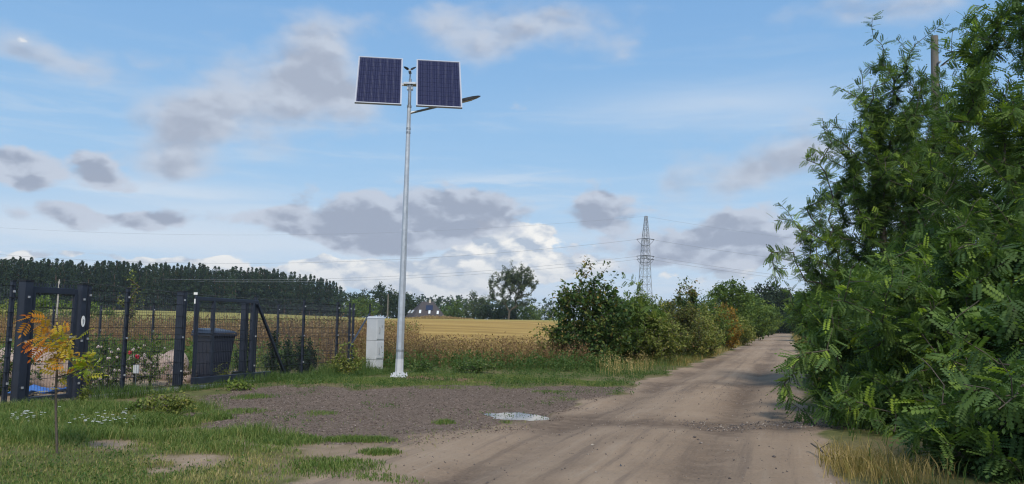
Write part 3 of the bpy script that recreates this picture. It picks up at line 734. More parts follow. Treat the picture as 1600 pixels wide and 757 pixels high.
# ------------------------------------------------------------------ fences and gates
fd = nrm(np.array([.30, 1.0, 0])); fn_ = np.array([fd[1], -fd[0], 0])      # along the fence, and out towards the lane
FAX = (fd, fn_, ez)
def fp(y, z=0.0, out=0.0): return np.array([fence_x(y), y, z]) + fn_ * out
def wire_panel(p, q, parent, z0=.06, z1=1.72, name='wire_panel'):
    p = np.array(p, float); q = np.array(q, float); L = np.linalg.norm((q - p)[:2]); mb = MB(); d_ = (q - p) / L
    n_ = max(2, int(L / .05))
    for i in range(n_ + 1):
        t = p + d_ * L * i / n_; mb.tube(t + ez * z0, t + ez * z1, .0030, n=3, caps=False)
    for zz_ in [z for z in np.arange(z0 + .04, z1, .205)] + [z1 - .02]:
        for o_ in (-.006, .006): mb.tube(p + ez * zz_ + fn_ * o_, q + ez * zz_ + fn_ * o_, .0048, n=3, caps=False)
    for zz_ in (.92, 1.0):                                  # stiffening folds
        mb.tube(p + ez * zz_ + fn_ * .03, q + ez * zz_ + fn_ * .03, .0045, n=3, caps=False)
    o = mb.build(name, M['wire'], parent); o['kind'] = 'stuff'; return o
def fence_post(y, parent, w=.06, t=.045, H=1.76, pos=None, clamps=True):
    c = fp(y) if pos is None else np.array(pos, float)
    po = MB().box(c + ez * (H / 2 - .15), (w, t, H + .3), FAX).build('post', M['anthracite'], parent, .004)
    MB().box(c + ez * (H + .008), (w + .008, t + .008, .016), FAX).build('cap', M['black'], po)
    if clamps:
        for zc_ in (.35, .95, 1.62): MB().box(c + fn_ * (t / 2 + .012) + ez * zc_, (.022, .022, .03), FAX).build('clamp', M['alu'], po)
    return po
def fence(name, label, posts, group=None, kerb=False):
    p = [np.array(q, float) for q in posts]
    root = thing(name, label, 'fence', (p[0][0], p[0][1], 0), group)
    for q in p: fence_post(0, root, pos=q)
    for a, b in zip(p[:-1], p[1:]):
        wire_panel(a + fn_ * .03, b + fn_ * .03, root)
        if kerb: MB().bar(a + ez * .02, b + ez * .02, .05, .10).build('kerb_board', M['concrete'], root, .006)
    return root
fence('wire_fence', 'anthracite wire mesh fence cut by the left edge of the picture', [fp(6.6), fp(8.9), fp(11.0)])
fence('wire_fence', 'anthracite wire mesh fence with roses behind it between the two gates', [fp(12.28), fp(13.05), fp(14.34)], kerb=True)
f3 = fence('wire_fence', 'anthracite wire mesh fence between the sliding gate and the grey cabinet', [fp(16.45), fp(18.25), fp(19.75), fp(20.35)])
qb = at(577, 520, 22.9); qb[2] = 0
fence_post(0, f3, .035, .035, 1.80, pos=qb, clamps=False)
mb = MB(); mb.bar(qb + ez * 1.55, fp(20.35) + ez * .60, .035, .035); mb.build('brace', M['anthracite'], f3)
fence('wire_fence', 'anthracite wire mesh fence at the back of the garden before the brown weeds', [fp(20.9, 0, -.2), (-6.6, 22.4, 0), (-9.0, 23.8, 0), (-11.4, 25.2, 0), (-13.8, 26.6, 0), (-16.2, 28.0, 0), (-18.6, 29.4, 0)])
# pedestrian gate
g1 = thing('garden_gate', 'narrow anthracite garden gate with a white oval plate on its latch post', 'gate', fp(11.2))
for y, w in ((11.2, .13), (12.15, .10)):
    po = MB().box(fp(y, .74), (w, w, 2.06), FAX).build('gate_post', M['anthracite'], g1, .006)
    MB().box(fp(y, 1.782), (w + .012, w + .012, .02), FAX).build('cap', M['black'], po)
    for zc_ in (.28, .92, 1.55): MB().box(fp(y, zc_, w / 2 + .006), (.03, .014, .03), FAX).build('hinge', M['alu'], po)
for a, b, z in ((11.29, 12.0, .10), (11.29, 12.0, 1.66)): MB().bar(fp(a, z), fp(b, z), .05, .07 if z < 1 else .09).build('gate_rail', M['anthracite'], g1, .004)
for y in (11.325, 12.03): MB().box(fp(y, .88), (.055, .045, 1.64), FAX).build('gate_stile', M['anthracite'], g1, .004)
mb = MB()
for i in range(14): mb.box(fp(11.36 + i * .048, 1.735), (.012, .012, .05), FAX)
cr = mb.build('cresting', M['anthracite'], g1); cr['kind'] = 'stuff'
wire_panel(fp(11.35), fp(12.0), g1, .14, 1.62)
mb = MB(); c = fp(12.15, 1.215, .055); mb.v = []; pts = [c + fd * .035 * math.cos(t) + ez * .085 * math.sin(t) for t in np.linspace(0, 2 * PI, 24, endpoint=False)]
mb.poly(pts); mb.poly([p_ + fn_ * .006 for p_ in reversed(pts)]); 
for i in range(24): mb.poly([pts[i], pts[(i + 1) % 24], pts[(i + 1) % 24] + fn_ * .006, pts[i] + fn_ * .006])
pl = mb.build('oval_plate', M['white'], g1)
mb = MB(); mb.box(c + fn_ * .009, (.012, .003, .07), FAX); mb.box(c + fn_ * .009 + ez * .012, (.03, .0024, .010), FAX); mb.build('mark', M['cabline'], pl)
mb = MB(); mb.bar(fp(12.03, .98, .04), fp(11.92, .98, .07), .02, .02); mb.build('handle', M['alu'], g1)
# sliding gate
g2 = thing('sliding_gate', 'wide anthracite sliding gate standing across the yard entrance before the bin', 'gate', fp(14.5))
def gp_(y, z=0.0, out=0.05): return fp(y, z, out)
MB().bar(gp_(14.62, .15), gp_(16.95, .15), .08, .12).build('bottom_rail', M['anthracite'], g2, .006)
MB().bar(gp_(14.62, .035, .06), gp_(16.4, .035, .06), .14, .05).build('ground_track', M['steel'], g2, .004)
MB().bar(gp_(14.62, 1.66), gp_(16.45, 1.66), .05, .07).build('top_rail', M['anthracite'], g2, .006)
for y, w in ((14.65, .06), (15.1, .06), (16.30, .06)): MB().box(gp_(y, .93), (w, .049, 1.40), FAX).build('gate_stile', M['anthracite'], g2, .004)
MB().bar(gp_(16.45, 1.62), gp_(17.5, .14), .05, .05, fn_).build('diagonal_brace', M['anthracite'], g2)
wire_panel(gp_(14.68, 0, .05), gp_(15.07, 0, .05), g2, .22, 1.62); wire_panel(gp_(15.13, 0, .05), gp_(16.27, 0, .05), g2, .22, 1.62)
po = MB().box(fp(14.42, .74, -.10), (.13, .13, 2.06), FAX).build('gate_post', M['anthracite'], g2, .006); MB().box(fp(14.42, 1.782, -.10), (.142, .142, .02), FAX).build('cap', M['black'], po)
for y in (16.35, 16.66):
    po = MB().box(fp(y, .70, -.18), (.11, .11, 1.98), FAX).build('guide_post', M['anthracite'], g2, .006); MB().box(fp(y, 1.70, -.18), (.12, .12, .018), FAX).build('cap', M['black'], po)
mb = MB(); mb.box(fp(16.2, .16, -.2), (.2, .12, .16), FAX); mb.build('drive_box', M['black'], g2, .01)

# ------------------------------------------------------------------ things in the garden
bb = np.array([*gnd(331, 597), 0]); ba = math.radians(38)
b0 = np.array([math.cos(ba), -math.sin(ba), 0]); b1 = np.array([math.sin(ba), math.cos(ba), 0])
bn = thing('wheelie_bin', 'dark blue grey wheelie bin standing behind the sliding gate', 'bin', bb)
def ring(h0, h1, z, off=0): return [bb + b0 * (a * h0 + off) + b1 * b * h1 + ez * z for a, b in ((-1, -1), (1, -1), (1, 1), (-1, 1))]
MB().hexa(ring(.25, .20, .06) + ring(.35, .28, .97)).build('body', M['binplastic'], bn, .02)
MB().hexa(ring(.375, .305, .945) + ring(.375, .305, .99)).build('rim', M['binplastic'], bn, .012)
MB().hexa(ring(.385, .315, 1.0) + [p_ + ez * (.05 if i in (1, 2) else .11) for i, p_ in enumerate(ring(.33, .27, 1.0))]).build('lid', M['binplastic'], bn, .02)
mb = MB(); mb.bar(bb - b0 * .42 - b1 * .22 + ez * .985, bb - b0 * .42 + b1 * .22 + ez * .985, .035, .035)
for s in (-.2, .2): mb.bar(bb - b0 * .42 + b1 * s + ez * .985, bb - b0 * .33 + b1 * s + ez * .97, .04, .03)
mb.build('handle', M['binplastic'], bn, .006)
for s in (-.25, .25):
    c = bb - b0 * .25 + b1 * s + ez * .10; mb = MB(); mb.tube(c - b1 * .025, c + b1 * .025, .10, n=20); mb.build('wheel', M['black'], bn, .008)
for i in range(3):
    MB().bar(*[bb + b0 * (-.14 + .14 * i) - b1 * t + ez * z for t, z in ((.216, .14), (.268, .86))], .03, .008, -b1).build('rib', M['binplastic'], bn)
def boulder(px, py, Y, sx, sy, sz, seed, label):
    p = at(px, py, Y); p[2] = 0
    t = thing('boulder', label, 'boulder', p, 'boulders in the garden')
    import bmesh
    bm = bmesh.new(); bmesh.ops.create_icosphere(bm, subdivisions=4, radius=1)
    r = np.random.default_rng(seed); dirs = nrm(r.normal(size=(9, 3))); offs = r.uniform(.68, .9, 9)
    for v in bm.verts:
        c = np.array(v.co)
        for d_, o_ in zip(dirs, offs):
            k_ = c @ d_ - o_
            if k_ > 0: c = c - d_ * k_ * .85
        c = c * (1 + .10 * (fbm(c[0] * 2 + seed, c[1] * 2 + c[2] * 1.7, seed) - .5))
        v.co = (c[0] * sx, c[1] * sy, c[2] * sz + sz * .55)
    me = bpy.data.meshes.new('stone'); bm.to_mesh(me); bm.free(); me.materials.append(M['boulder'])
    me.polygons.foreach_set('use_smooth', np.ones(len(me.polygons), bool)); link('stone', me, t)
boulder(62, 590, 14.2, .85, .55, .50, 3, 'large pinkish boulder seen through the garden gate')
boulder(18, 588, 14.6, .45, .4, .52, 4, 'tall pale boulder left of the garden gate post')
boulder(108, 592, 14.4, .40, .35, .30, 5, 'brown boulder low down behind the latch post')
boulder(248, 575, 17.0, .30, .26, .36, 6, 'rusty pink boulder behind the rose bed')
boulder(280, 590, 16.2, .26, .22, .20, 8, 'small tan boulder left of the wheelie bin')
boulder(272, 570, 18.0, .32, .28, .42, 9, 'upright tan boulder behind the thick gate post')
boulder(215, 565, 17.4, .34, .3, .34, 10, 'pale boulder half hidden by the roses')
# blue sheet lying inside the gate
c = at(66, 622, 12.7); c[2] = 0; n_ = 9; V = []; 
for i in range(n_):
    for j in range(n_): V.append((c[0] + (i / 8 - .5) * .75, c[1] + (j / 8 - .5) * .6, .05 + .13 * fbm(i * .55, j * .55, 3) + .03 * math.sin(i * 1.7)))
Fq = [(i * n_ + j, i * n_ + j + 1, (i + 1) * n_ + j + 1, (i + 1) * n_ + j) for i in range(n_ - 1) for j in range(n_ - 1)]
o = npobj('blue_sheet', V, Fq, M['bluesheet'], smooth=True); tag(o, 'blue plastic sheet lying on the ground inside the garden gate', 'plastic sheet')
so = o.modifiers.new('thick', 'SOLIDIFY'); so.thickness = .02
# small white plant label in the roses
c = at(212, 596, 13.9); c[2] = 0
pt = thing('plant_label', 'small white plant label on a stake among the roses', 'plant label', c)
MB().box(c + ez * .19, (.012, .01, .42)).build('stake', M['steel'], pt); MB().box(c + ez * .40 - np.array([0, .012, 0]), (.105, .012, .15)).build('plate', M['white'], pt, .004)
# roses
def shrub(name, label, px, Y, h, hw, lmat, n=90, per=12, ls=.05, seed=1, leaf='kite', group=None, cat='shrub', gaps=.25, twig=.3, tsel=None, parts=0):
    p = at(px, 540, Y)
    return tree(name, label, cat, (p[0], Y), [(0, 0, h * .52, hw, hw * .9, h * .48)], n, leaf, lmat, ls, per, seed, trunk_h=h * .45, twig=twig, gaps=gaps, tipr=.0025, seg=.12, group=group, tsel=tsel, parts=parts)
rb = shrub('rose_bush', 'rose bush with two red blooms behind the wire fence', 212, 14.3, 1.05, .42, 'midgreen', 110, 14, .05, 31)
for px, py, r_ in ((203, 551.5, .045), (214.5, 557.5, .05)):
    c = at(px, py, 13.85); mb = MB(); V = []
    for i in range(26):
        d_ = nrm(rng.normal(size=3)); u = nrm(np.cross(d_, (0, .2, 1))); w = np.cross(d_, u); q = c + d_ * r_ * .55
        mb.poly([q - u * r_ * .4, q + d_ * r_ * .2 - w * r_ * .4, q + u * r_ * .4 + d_ * r_ * .1, q + w * r_ * .45 + d_ * r_ * .15])
    mb.build('red_rose', M['red'], rb)
rb2 = shrub('rose_bush', 'rose bush dotted with pale blooms right of the orange sapling', 172, 13.9, 1.0, .40, 'midgreen', 110, 14, .05, 32)
r2 = np.random.default_rng(5)
for parent, cx_, Y_ in ((rb2, 172, 13.6), (rb, 225, 14.0)):
    for i in range(20):
        c = at(cx_ + r2.normal() * 17, 565 + r2.normal() * 17, Y_ + r2.normal() * .1); mb = MB(); s_ = r2.uniform(.014, .026)
        for d_ in ((1, 0, 0), (0, 0, 1), (-1, 0, 0), (0, 0, -1), (0, -1, 0)):
            d_ = np.array(d_, float); u = np.cross(d_, (.3, 1, .2)); u = nrm(u) * s_ * .7; q = c + d_ * s_ * .7; w = np.cross(d_, u)
            mb.poly([q - u, q - w + d_ * s_ * .4, q + u, q + w - d_ * s_ * .3])
        mb.build('pale_rose', M['pinkish'], parent)
shrub('garden_shrub', 'tall leafy shrub behind the fence left of the red roses', 160, 15.2, 1.15, .4, 'lilac', 90, 12, .06, 33)
shrub('garden_shrub', 'dark spreading shrub low at the left edge behind the fence', 8, 13.0, .85, .6, 'lilac', 150, 14, .06, 34)
shrub('garden_shrub', 'low yellowish shrub between gate post and wheelie bin', 280, 15.4, .62, .28, 'olive', 70, 12, .045, 35)
shrub('garden_shrub', 'bushy dark shrub in the middle of the rose bed', 238, 15.3, 1.15, .5, 'midgreen', 110, 12, .055, 36)
shrub('garden_shrub', 'low leafy clump right under the orange sapling behind the fence', 128, 13.4, .55, .4, 'midgreen', 90, 12, .05, 37)
shrub('garden_shrub', 'weedy green clump at the foot of the bin', 352, 16.0, .45, .22, 'lime', 60, 10, .05, 38)
for i, (px, Y, h, lb) in enumerate(((384, 18.2, 1.25, 'dark conifer between the gate guide posts and the bin'), (428, 18.6, 1.05, 'dark green columnar conifer behind the diagonal gate brace'),
                                    (450, 18.9, 1.0, 'dark columnar conifer second in the row behind the fence'), (470, 19.4, 1.0, 'dark columnar conifer third in the row left of a fence post'), (484, 19.8, .95, 'dark columnar conifer last in the row towards the cabinet'))):
    p = at(px, 540, Y)
    tree('thuja_conifer', lb, 'conifer', (p[0], Y), [(0, 0, h * .35, .24, .24, h * .38), (0, 0, h * .7, .14, .14, h * .32)], 130, 'kite', 'thuja', .06, 14, 50 + i, trunk_h=h * .9, twig=.2, gaps=0, tipr=.002, seg=.1, group='conifers in a row behind the fence', droop=-.4)
# pile of bark beside the gate
c = at(108, 628, 11.6); mb = MB()
for i in range(90):
    q = np.array([c[0] + rng.normal() * .16, c[1] - .25 + rng.normal() * .12, .02 + abs(rng.normal()) * .035]); R_ = np.linalg.qr(np.eye(3) + rng.normal(size=(3, 3)) * .35)[0]
    mb.box(q, (rng.uniform(.03, .09), rng.uniform(.02, .05), .008), R_)
o = mb.build('bark_pile', M['bark']); tag(o, 'small pile of brown bark pieces beside the gate post', 'bark pile', kind='stuff')

# ------------------------------------------------------------------ orange sapling
sb = gnd(88, 714); SY = sb[1]
tp = [at(px, py, SY + dy_) for px, py, dy_ in ((45, 500, 0), (52, 522, -.1), (70, 498, .1), (88, 508, 0), (40, 540, .05), (60, 540, -.1), (78, 548, .1), (100, 520, .1), (118, 524, -.1), (122, 545, .05), (135, 560, 0), (148, 552, .1), (130, 575, -.1), (150, 572, 0), (110, 560, .1), (96, 568, -.1), (116, 582, .05), (90, 530, 0), (66, 515, 0), (140, 590, .05), (104, 540, -.1))]
def sum_t(p, t, r): return .67 + p[:, 0] * 1.0 + r.normal(size=len(p)) * .14 - .05
tree('sapling', 'thin young tree with orange and yellow autumn leaves on the lawn', 'sapling', (sb[0], sb[1]), [(.03, 0, 1.0, .1, .1, .1)], 2, 'sumac', 'sumac', .66, 6, 90, trunk_h=.95, shoots=tp, twig=.2, gaps=0, tipr=.0026, seg=.08, droop=.15, tsel=sum_t, parts=290, lean=(-.06, 0))

# ------------------------------------------------------------------ trees on the right of the lane
def R(px, py, Y): return at(px, py, Y)
def rob(label, X, Y, env, n, per, seed, shoots=(), parts=0, far=False, ls=1.0, **kw):
    return tree('locust_tree', label, 'tree', (X, Y), env, n, 'robinia_far' if far else 'robinia', 'robinia', ls, per, seed, shoots=shoots, parts=parts, group='locust trees along the right of the lane', **kw)
sh = [R(*q) for q in ((1363, 28, 16), (1378, 70, 16), (1475, 35, 16.2), (1332, 148, 15.8), (1285, 185, 15.6), (1275, 237, 15.6), (1217, 318, 15.4), (1210, 345, 15.3), (1205, 395, 15.2), (1212, 440, 15.2), (1305, 135, 16),
                      (1345, 110, 16), (1400, 60, 16.3), (1250, 360, 15.5), (1240, 395, 15.4), (1260, 250, 15.8), (1290, 270, 15.8), (1430, 70, 16.3), (1345, 190, 15.5), (1300, 225, 15.6), (1230, 420, 15.1), (1310, 300, 15.3), (1390, 110, 15.8), (1410, 90, 16), (1445, 130, 18), (1465, 150, 18), (1440, 170, 17.5), (1470, 120, 18.2), (1455, 200, 17.5), (1480, 170, 18), (1460, 230, 17.5), (1450, 260, 17.5), (1475, 215, 18), (1437, 220, 17.5), (1462, 185, 17.2), (1448, 150, 17.2), (1470, 250, 17.4), (1450, 290, 17.2), (1468, 105, 18.3))]
rob('tall airy locust tree whose thin shoots reach left over the lane', 7.9, 16.6, [(-.2, -.2, 3.0, 1.9, 1.7, 2.1), (-.35, -.2, 4.8, 1.35, 1.3, 1.5), (-.9, -.3, 1.7, 1.3, 1.3, 1.3), (1.25, .9, 5.3, .95, .8, 1.25), (1.35, .8, 3.4, 1.0, .9, 1.6), (.05, -.2, 6.0, .8, .7, 1.15), (.7, .2, 6.3, .6, .6, .8), (-.35, -.2, 4.8, .8, .8, 1.1)], 900, 32, 101, shoots=sh, ls=.78, tipr=.006, trunk_h=5.4, twig=.75, gaps=.3)
rob('big locust tree leaning in from the right edge of the picture', 8.3, 11.6, [(-.3, -.2, 3.4, 2.0, 1.6, 2.4), (-.2, 0, 5.3, 1.75, 1.4, 1.4), (-.8, -.6, 1.9, 1.5, 1.3, 1.4)], 700, 27, 102, shoots=[R(*q) for q in ((1520, 8, 11), (1500, 40, 11), (1535, 60, 11), (1490, 115, 11.2), (1512, 130, 11), (1555, 20, 11), (1580, 5, 11), (1480, 190, 11))], trunk_h=5.0, parts=300, gaps=.28, ls=.85)
rob('bushy locust thicket in front of the tall airy locust', 6.3, 9.7, [(-.5, -.1, 1.35, 1.6, 1.2, 1.2), (.4, 0, 2.0, 1.3, 1.1, 1.2)], 480, 25, 103, shoots=[R(*q) for q in ((1300, 470, 9), (1330, 420, 9), (1385, 395, 9), (1440, 380, 9), (1360, 440, 8.8), (1290, 560, 8.9))], trunk_h=1.6, parts=300, gaps=.24, seg=.22, ls=.85)
rob('nearest locust bush hanging over the bottom right corner', 4.95, 6.5, [(-.15, -.05, 1.0, 1.15, .85, .9), (.2, .1, 1.75, .85, .7, .6)], 330, 18, 104, shoots=[R(*q) for q in ((1440, 560, 6), (1480, 520, 6), (1530, 470, 5.8), (1450, 640, 5.9), (1500, 600, 5.5), (1560, 640, 5.3), (1560, 560, 5.4))], trunk_h=1.2, parts=300, gaps=.22, seg=.18, clear=4.2, ls=.9)
rob('low locust bush sticking leafy twigs over the gravel of the lane', 5.35, 11.6, [(-.25, -.1, 1.1, .95, .9, 1.0), (.5, 0, 1.5, .9, .9, 1.1)], 280, 18, 105, shoots=[R(*q) for q in ((1228, 575, 10.8), (1225, 600, 10.8), (1236, 630, 10.7), (1250, 655, 10.6), (1245, 560, 10.9), (1260, 690, 10.3), (1290, 690, 9.8))], trunk_h=1.2, seg=.2, gaps=.24)
rob('slim locust climbing round the utility pole', 9.9, 18.7, [(0, -.2, 3.6, 1.1, .8, 2.4), (-.1, -.3, 5.4, .95, .7, 1.5), (.3, 0, 6.3, .7, .6, .9)], 360, 26, 133, ls=.8, trunk_h=5.5, gaps=.2)
rob('locust tree behind the utility pole stub', 12.2, 18.2, [(0, 0, 3.0, 2.2, 1.8, 2.4), (.2, 0, 5.0, 1.9, 1.6, 1.9)], 460, 20, 106, far=True, trunk_h=5, gaps=.2)
rob('locust at the right edge behind the big leaning locust', 11.6, 14.6, [(0, 0, 3.0, 2.0, 1.5, 2.6), (.2, 0, 5.2, 1.8, 1.4, 1.8)], 420, 18, 107, far=True, trunk_h=5, gaps=.2)
rob('locust bush low between the near bushes and the tall airy locust', 7.6, 13.2, [(-.2, 0, 1.6, 1.5, 1.3, 1.5)], 340, 18, 108, trunk_h=2, gaps=.2)
rob('low locust bush filling the right edge below the leaning locust', 7.2, 8.3, [(0, 0, 1.5, 1.5, 1.0, 1.5)], 360, 18, 109, trunk_h=1.8, gaps=.15, seg=.22)
for i, (Y, dX, h, hw, lb) in enumerate(((21, 1.7, 3.4, 1.3, 'slim locust on the right verge just past the tall airy locust'), (25.5, 2.7, 3.7, 1.6, 'second locust bush along the right verge past the airy locust'), (32, 2.7, 3.9, 1.7, 'third locust bush along the right verge towards the lane end'),
                                    (41, 2.8, 4.2, 1.9, 'fourth locust bush along the right verge towards the lane end'), (54, 3.0, 4.6, 2.1, 'fifth locust bush along the right verge towards the lane end'), (72, 2.1, 5.0, 2.4, 'sixth locust bush along the right verge near the lane end'), (95, 2.2, 5.8, 2.8, 'last locust bush on the right where the lane ends'))):
    rob(lb, ROADR(Y) + dX, Y, [(0, 0, h * .52, hw, hw, h * .48)], 260 if Y < 40 else 180, 20 if Y < 40 else 22, 110 + i, far=True, trunk_h=h * .6, ls=1.0 + Y / 60, gaps=.25, twigs=Y < 40, twig=.6 + Y / 100)

rob('leafy locust suckers crowding the ground in the bottom right corner', 4.6, 7.2, [(.1, 0, .38, 1.1, .8, .42), (-.3, -.4, .3, .8, .6, .36), (1.0, .6, .5, 1.0, .8, .5)], 330, 16, 131, trunk_h=.3, seg=.15, gaps=.1, ls=.95, clear=4.2, twig=.35)
rob('low locust suckers on the verge behind the dry grass tuft', 4.75, 9.6, [(0, 0, .35, 1.0, .9, .40), (.3, 1.6, .4, .8, 1.0, .45)], 240, 14, 132, trunk_h=.3, seg=.15, gaps=.1, ls=.95, twig=.35)
# utility pole stub hidden in the locusts, with its cables
UP = at(1458, 400, 19.6); ut = at(1460, 57, 19.6)
up = thing('utility_pole', 'weathered grey utility pole rising out of the locust trees on the right', 'utility pole', (UP[0], 19.6, 0))
mb = MB(); mb.tube((UP[0], 19.6, -.2), (ut[0], 19.6, ut[2]), .115, .088, 12); mb.build('shaft', M['polegrey'], up)
mb = MB(); q = np.array([ut[0], 19.6, ut[2] - .75]); mb.tube(q - (0, .10, 0), q - (0, .22, 0), .03, n=8); mb.bar(q + (.09, -.05, -.06), q + (.28, -.06, .02), .03, .03); mb.build('hook', M['steel'], up)
def cable(name, label, cat, pts, r, m='cable', sag=0, group=None, n=5):
    a, b = np.array(pts[0], float), np.array(pts[-1], float)
    P = [a + (b - a) * t - np.array([0, 0, sag * 4 * t * (1 - t)]) for t in np.linspace(0, 1, 28)] if len(pts) == 2 else [np.array(p) for p in pts]
    mb = MB(); mb.path(P, r, n); o = mb.build(name, M[m]); tag(o, label, cat, group); return o
e_ = at(1600, -14, 12.2)
cable('overhead_cable', 'thick dark cable running up to the right from the utility pole stub', 'cable', [q + np.array([.1, -.1, -.05]), e_ + (e_ - q) * .6], .022, sag=.05)

# ------------------------------------------------------------------ hedge on the left of the lane
def hb(name, label, px, Y, h, hw, lmat, leaf, ls, n, per, seed, hd=None, shoots=(), parts=0, extra=(), cat='bush', **kw):
    p = at(px, 500, Y)
    env = [(0, 0, h * .48, hw, hd or hw, h * .50)] + list(extra)
    return tree(name, label, cat, (p[0], Y), env, int(n * 1.25), leaf, lmat, ls * 1.12, int(per * 1.35), seed, trunk_h=h * .55, shoots=shoots, parts=parts, twigs=Y < 50, **kw)
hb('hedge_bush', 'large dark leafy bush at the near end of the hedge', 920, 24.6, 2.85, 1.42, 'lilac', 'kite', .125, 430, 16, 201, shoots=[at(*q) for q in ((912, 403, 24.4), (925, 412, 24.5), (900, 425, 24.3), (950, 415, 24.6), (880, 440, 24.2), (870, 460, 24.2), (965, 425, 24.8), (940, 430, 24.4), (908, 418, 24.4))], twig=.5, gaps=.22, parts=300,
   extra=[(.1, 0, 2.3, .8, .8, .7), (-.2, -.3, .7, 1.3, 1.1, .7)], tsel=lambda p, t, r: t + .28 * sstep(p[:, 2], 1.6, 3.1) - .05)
hb('hedge_bush', 'small twiggy bush at the foot of the large dark bush', 858, 24.2, 1.35, .5, 'lime', 'kite', .09, 60, 12, 202, gaps=.1, shoots=[at(838, 510, 24), at(846, 505, 24)])
hb('hedge_bush', 'feathery green bush behind the large dark bush', 985, 27.5, 2.6, 1.25, 'midgreen', 'robinia_far', .95, 260, 12, 203, gaps=.2, shoots=[at(975, 435, 27.5), at(990, 440, 27.5), at(1000, 446, 27.5)])
hb('hedge_bush', 'yellow green bush low beside the lane', 1028, 26.8, 1.75, 1.1, 'lime', 'kite', .085, 270, 18, 204, gaps=.15)
hb('hedge_bush', 'olive bush with reddish twigs in the middle of the hedge', 1052, 31.5, 2.35, 1.35, 'olive', 'kite', .10, 290, 18, 205, gaps=.18, extra=[(.2, 0, 2.0, .8, .8, .6)])
hb('hedge_bush', 'light green bush right of the olive bush', 1088, 36.5, 2.5, 1.4, 'lime', 'kite', .11, 280, 17, 206, gaps=.18)
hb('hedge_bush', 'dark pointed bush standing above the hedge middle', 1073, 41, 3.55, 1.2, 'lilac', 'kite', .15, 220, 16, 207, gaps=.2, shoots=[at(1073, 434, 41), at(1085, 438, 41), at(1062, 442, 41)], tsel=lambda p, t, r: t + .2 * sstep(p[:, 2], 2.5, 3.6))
hb('hedge_bush', 'dull green bush ahead of the golden bush', 1104, 43, 2.9, 1.5, 'midgreen', 'kite', .12, 240, 16, 208, gaps=.18)
hb('hedge_bush', 'mixed green bush leaning out between the feathery and the olive bush', 1005, 29.0, 2.75, 1.2, 'lime', 'kite', .10, 230, 16, 216, gaps=.15)
hb('hedge_bush', 'pale green low bush on the verge before the golden bush', 1085, 33.0, 1.9, 1.2, 'lime', 'kite', .10, 230, 16, 217, gaps=.15)
hb('hedge_bush', 'golden yellow autumn bush in the hedge', 1131, 45, 2.75, 1.05, 'gold', 'kite', .13, 230, 16, 209, gaps=.15)
hb('roadside_tree', 'rounded dark green tree rising above the golden bush', 1138, 60, 5.1, 2.2, 'midgreen', 'kite', .20, 300, 18, 210, gaps=.2, cat='tree', extra=[(.4, 0, 4.0, 1.4, 1.4, 1.1)], tsel=lambda p, t, r: t - .15)
hb('hedge_bush', 'low bush right of the golden bush', 1152, 55, 2.2, 1.3, 'lime', 'kite', .15, 170, 15, 215, gaps=.18)
hb('roadside_tree', 'mid green tree beyond the rounded dark tree', 1166, 74, 4.6, 2.3, 'midgreen', 'kite', .24, 260, 16, 211, gaps=.2, cat='tree')
hb('roadside_tree', 'green tree closer to the end of the lane on its left', 1181, 92, 4.6, 2.4, 'midgreen', 'kite', .28, 240, 16, 212, gaps=.2, cat='tree')
hb('roadside_tree', 'last tree on the left where the lane ends', 1193, 112, 4.6, 2.6, 'midgreen', 'kite', .34, 220, 16, 213, gaps=.2, cat='tree')
for i, (px, Y, h, hw, lb) in enumerate(((1205, 138, 9.3, 4.2, 'dark tree closing the end of the lane, left of the gap'), (1224, 146, 8.6, 4.5, 'dark tree straight ahead across the end of the lane'), (1246, 140, 8.0, 4.4, 'dark tree at the right of the lane end'), (1180, 150, 7.0, 4.2, 'dark tree behind the left row at the lane end'))):
    hb('lane_end_tree', lb, px, Y, h, hw, 'darktree', 'kite', .5, 300, 16, 220 + i, cat='tree', twig=1.4, seg=.6, gaps=.2)

# ------------------------------------------------------------------ trees beyond the field
def ft(label, px, Y, top, hw, seed, lmat='darktree', n=210, per=22, ls=.58, extra=(), shoots=(), lo=.5, gaps=.12, name='field_tree', **kw):
    p = at(px, top, Y); b_ = float(zt(np.array([p[0]]), np.array([Y]))[0]); h = p[2] - b_
    env = [(0, 0, h * .54, hw, hw, h * .46)] + [(a * h, 0, b * h, c * h, c * h, d_ * h) for a, b, c, d_ in extra]
    return tree(name, label, 'tree', (p[0], Y), env, n, 'kite', lmat, ls, per, seed, trunk_h=h * .6, shoots=shoots, twig=1.3, seg=.6, gaps=gaps, tipr=.012, twigs=False, **kw)
ft('dark tree with a lobed top left of the lamp post', 597, 205, 444, 6.5, 301, extra=[(-.1, .8, .22, .2), (.25, .7, .25, .22)], n=190)
ft('lighter green tree behind the corner of the fence', 565, 195, 464, 5.2, 302, 'midgreen', ls=.4)
ft('dark tree just behind the lamp post', 622, 215, 455, 5.5, 303)
ft('dark low tree at the end of the pine wood', 546, 240, 456, 6, 304)
ft('dark tree behind the left roof slope of the house', 655, 235, 466, 7, 305)
ft('dark tree behind the chimney of the house', 690, 240, 465, 7, 306)
ft('dark tree right of the house', 716, 215, 467, 6, 307, 'midgreen', n=130, tsel=lambda p, t, r: t - .2)
ft('young pointed tree left of the big poplar', 741, 205, 455, 2.6, 308, 'poplar', n=70)
ft('slender tree close on the left of the big poplar', 757, 205, 458, 2.4, 309, 'poplar', n=60)
ft('low dark trees in front of the big poplar', 775, 190, 474, 5.5, 310, n=130)
ft('low green tree right under the big poplar', 830, 188, 474, 3.6, 311, 'midgreen', n=100, ls=.38)
ft('dark tree behind the foot of the big poplar', 805, 200, 470, 6, 312, n=130)
ft('hazy dark tree at the right end of the field edge', 860, 260, 476, 7, 313, n=110)
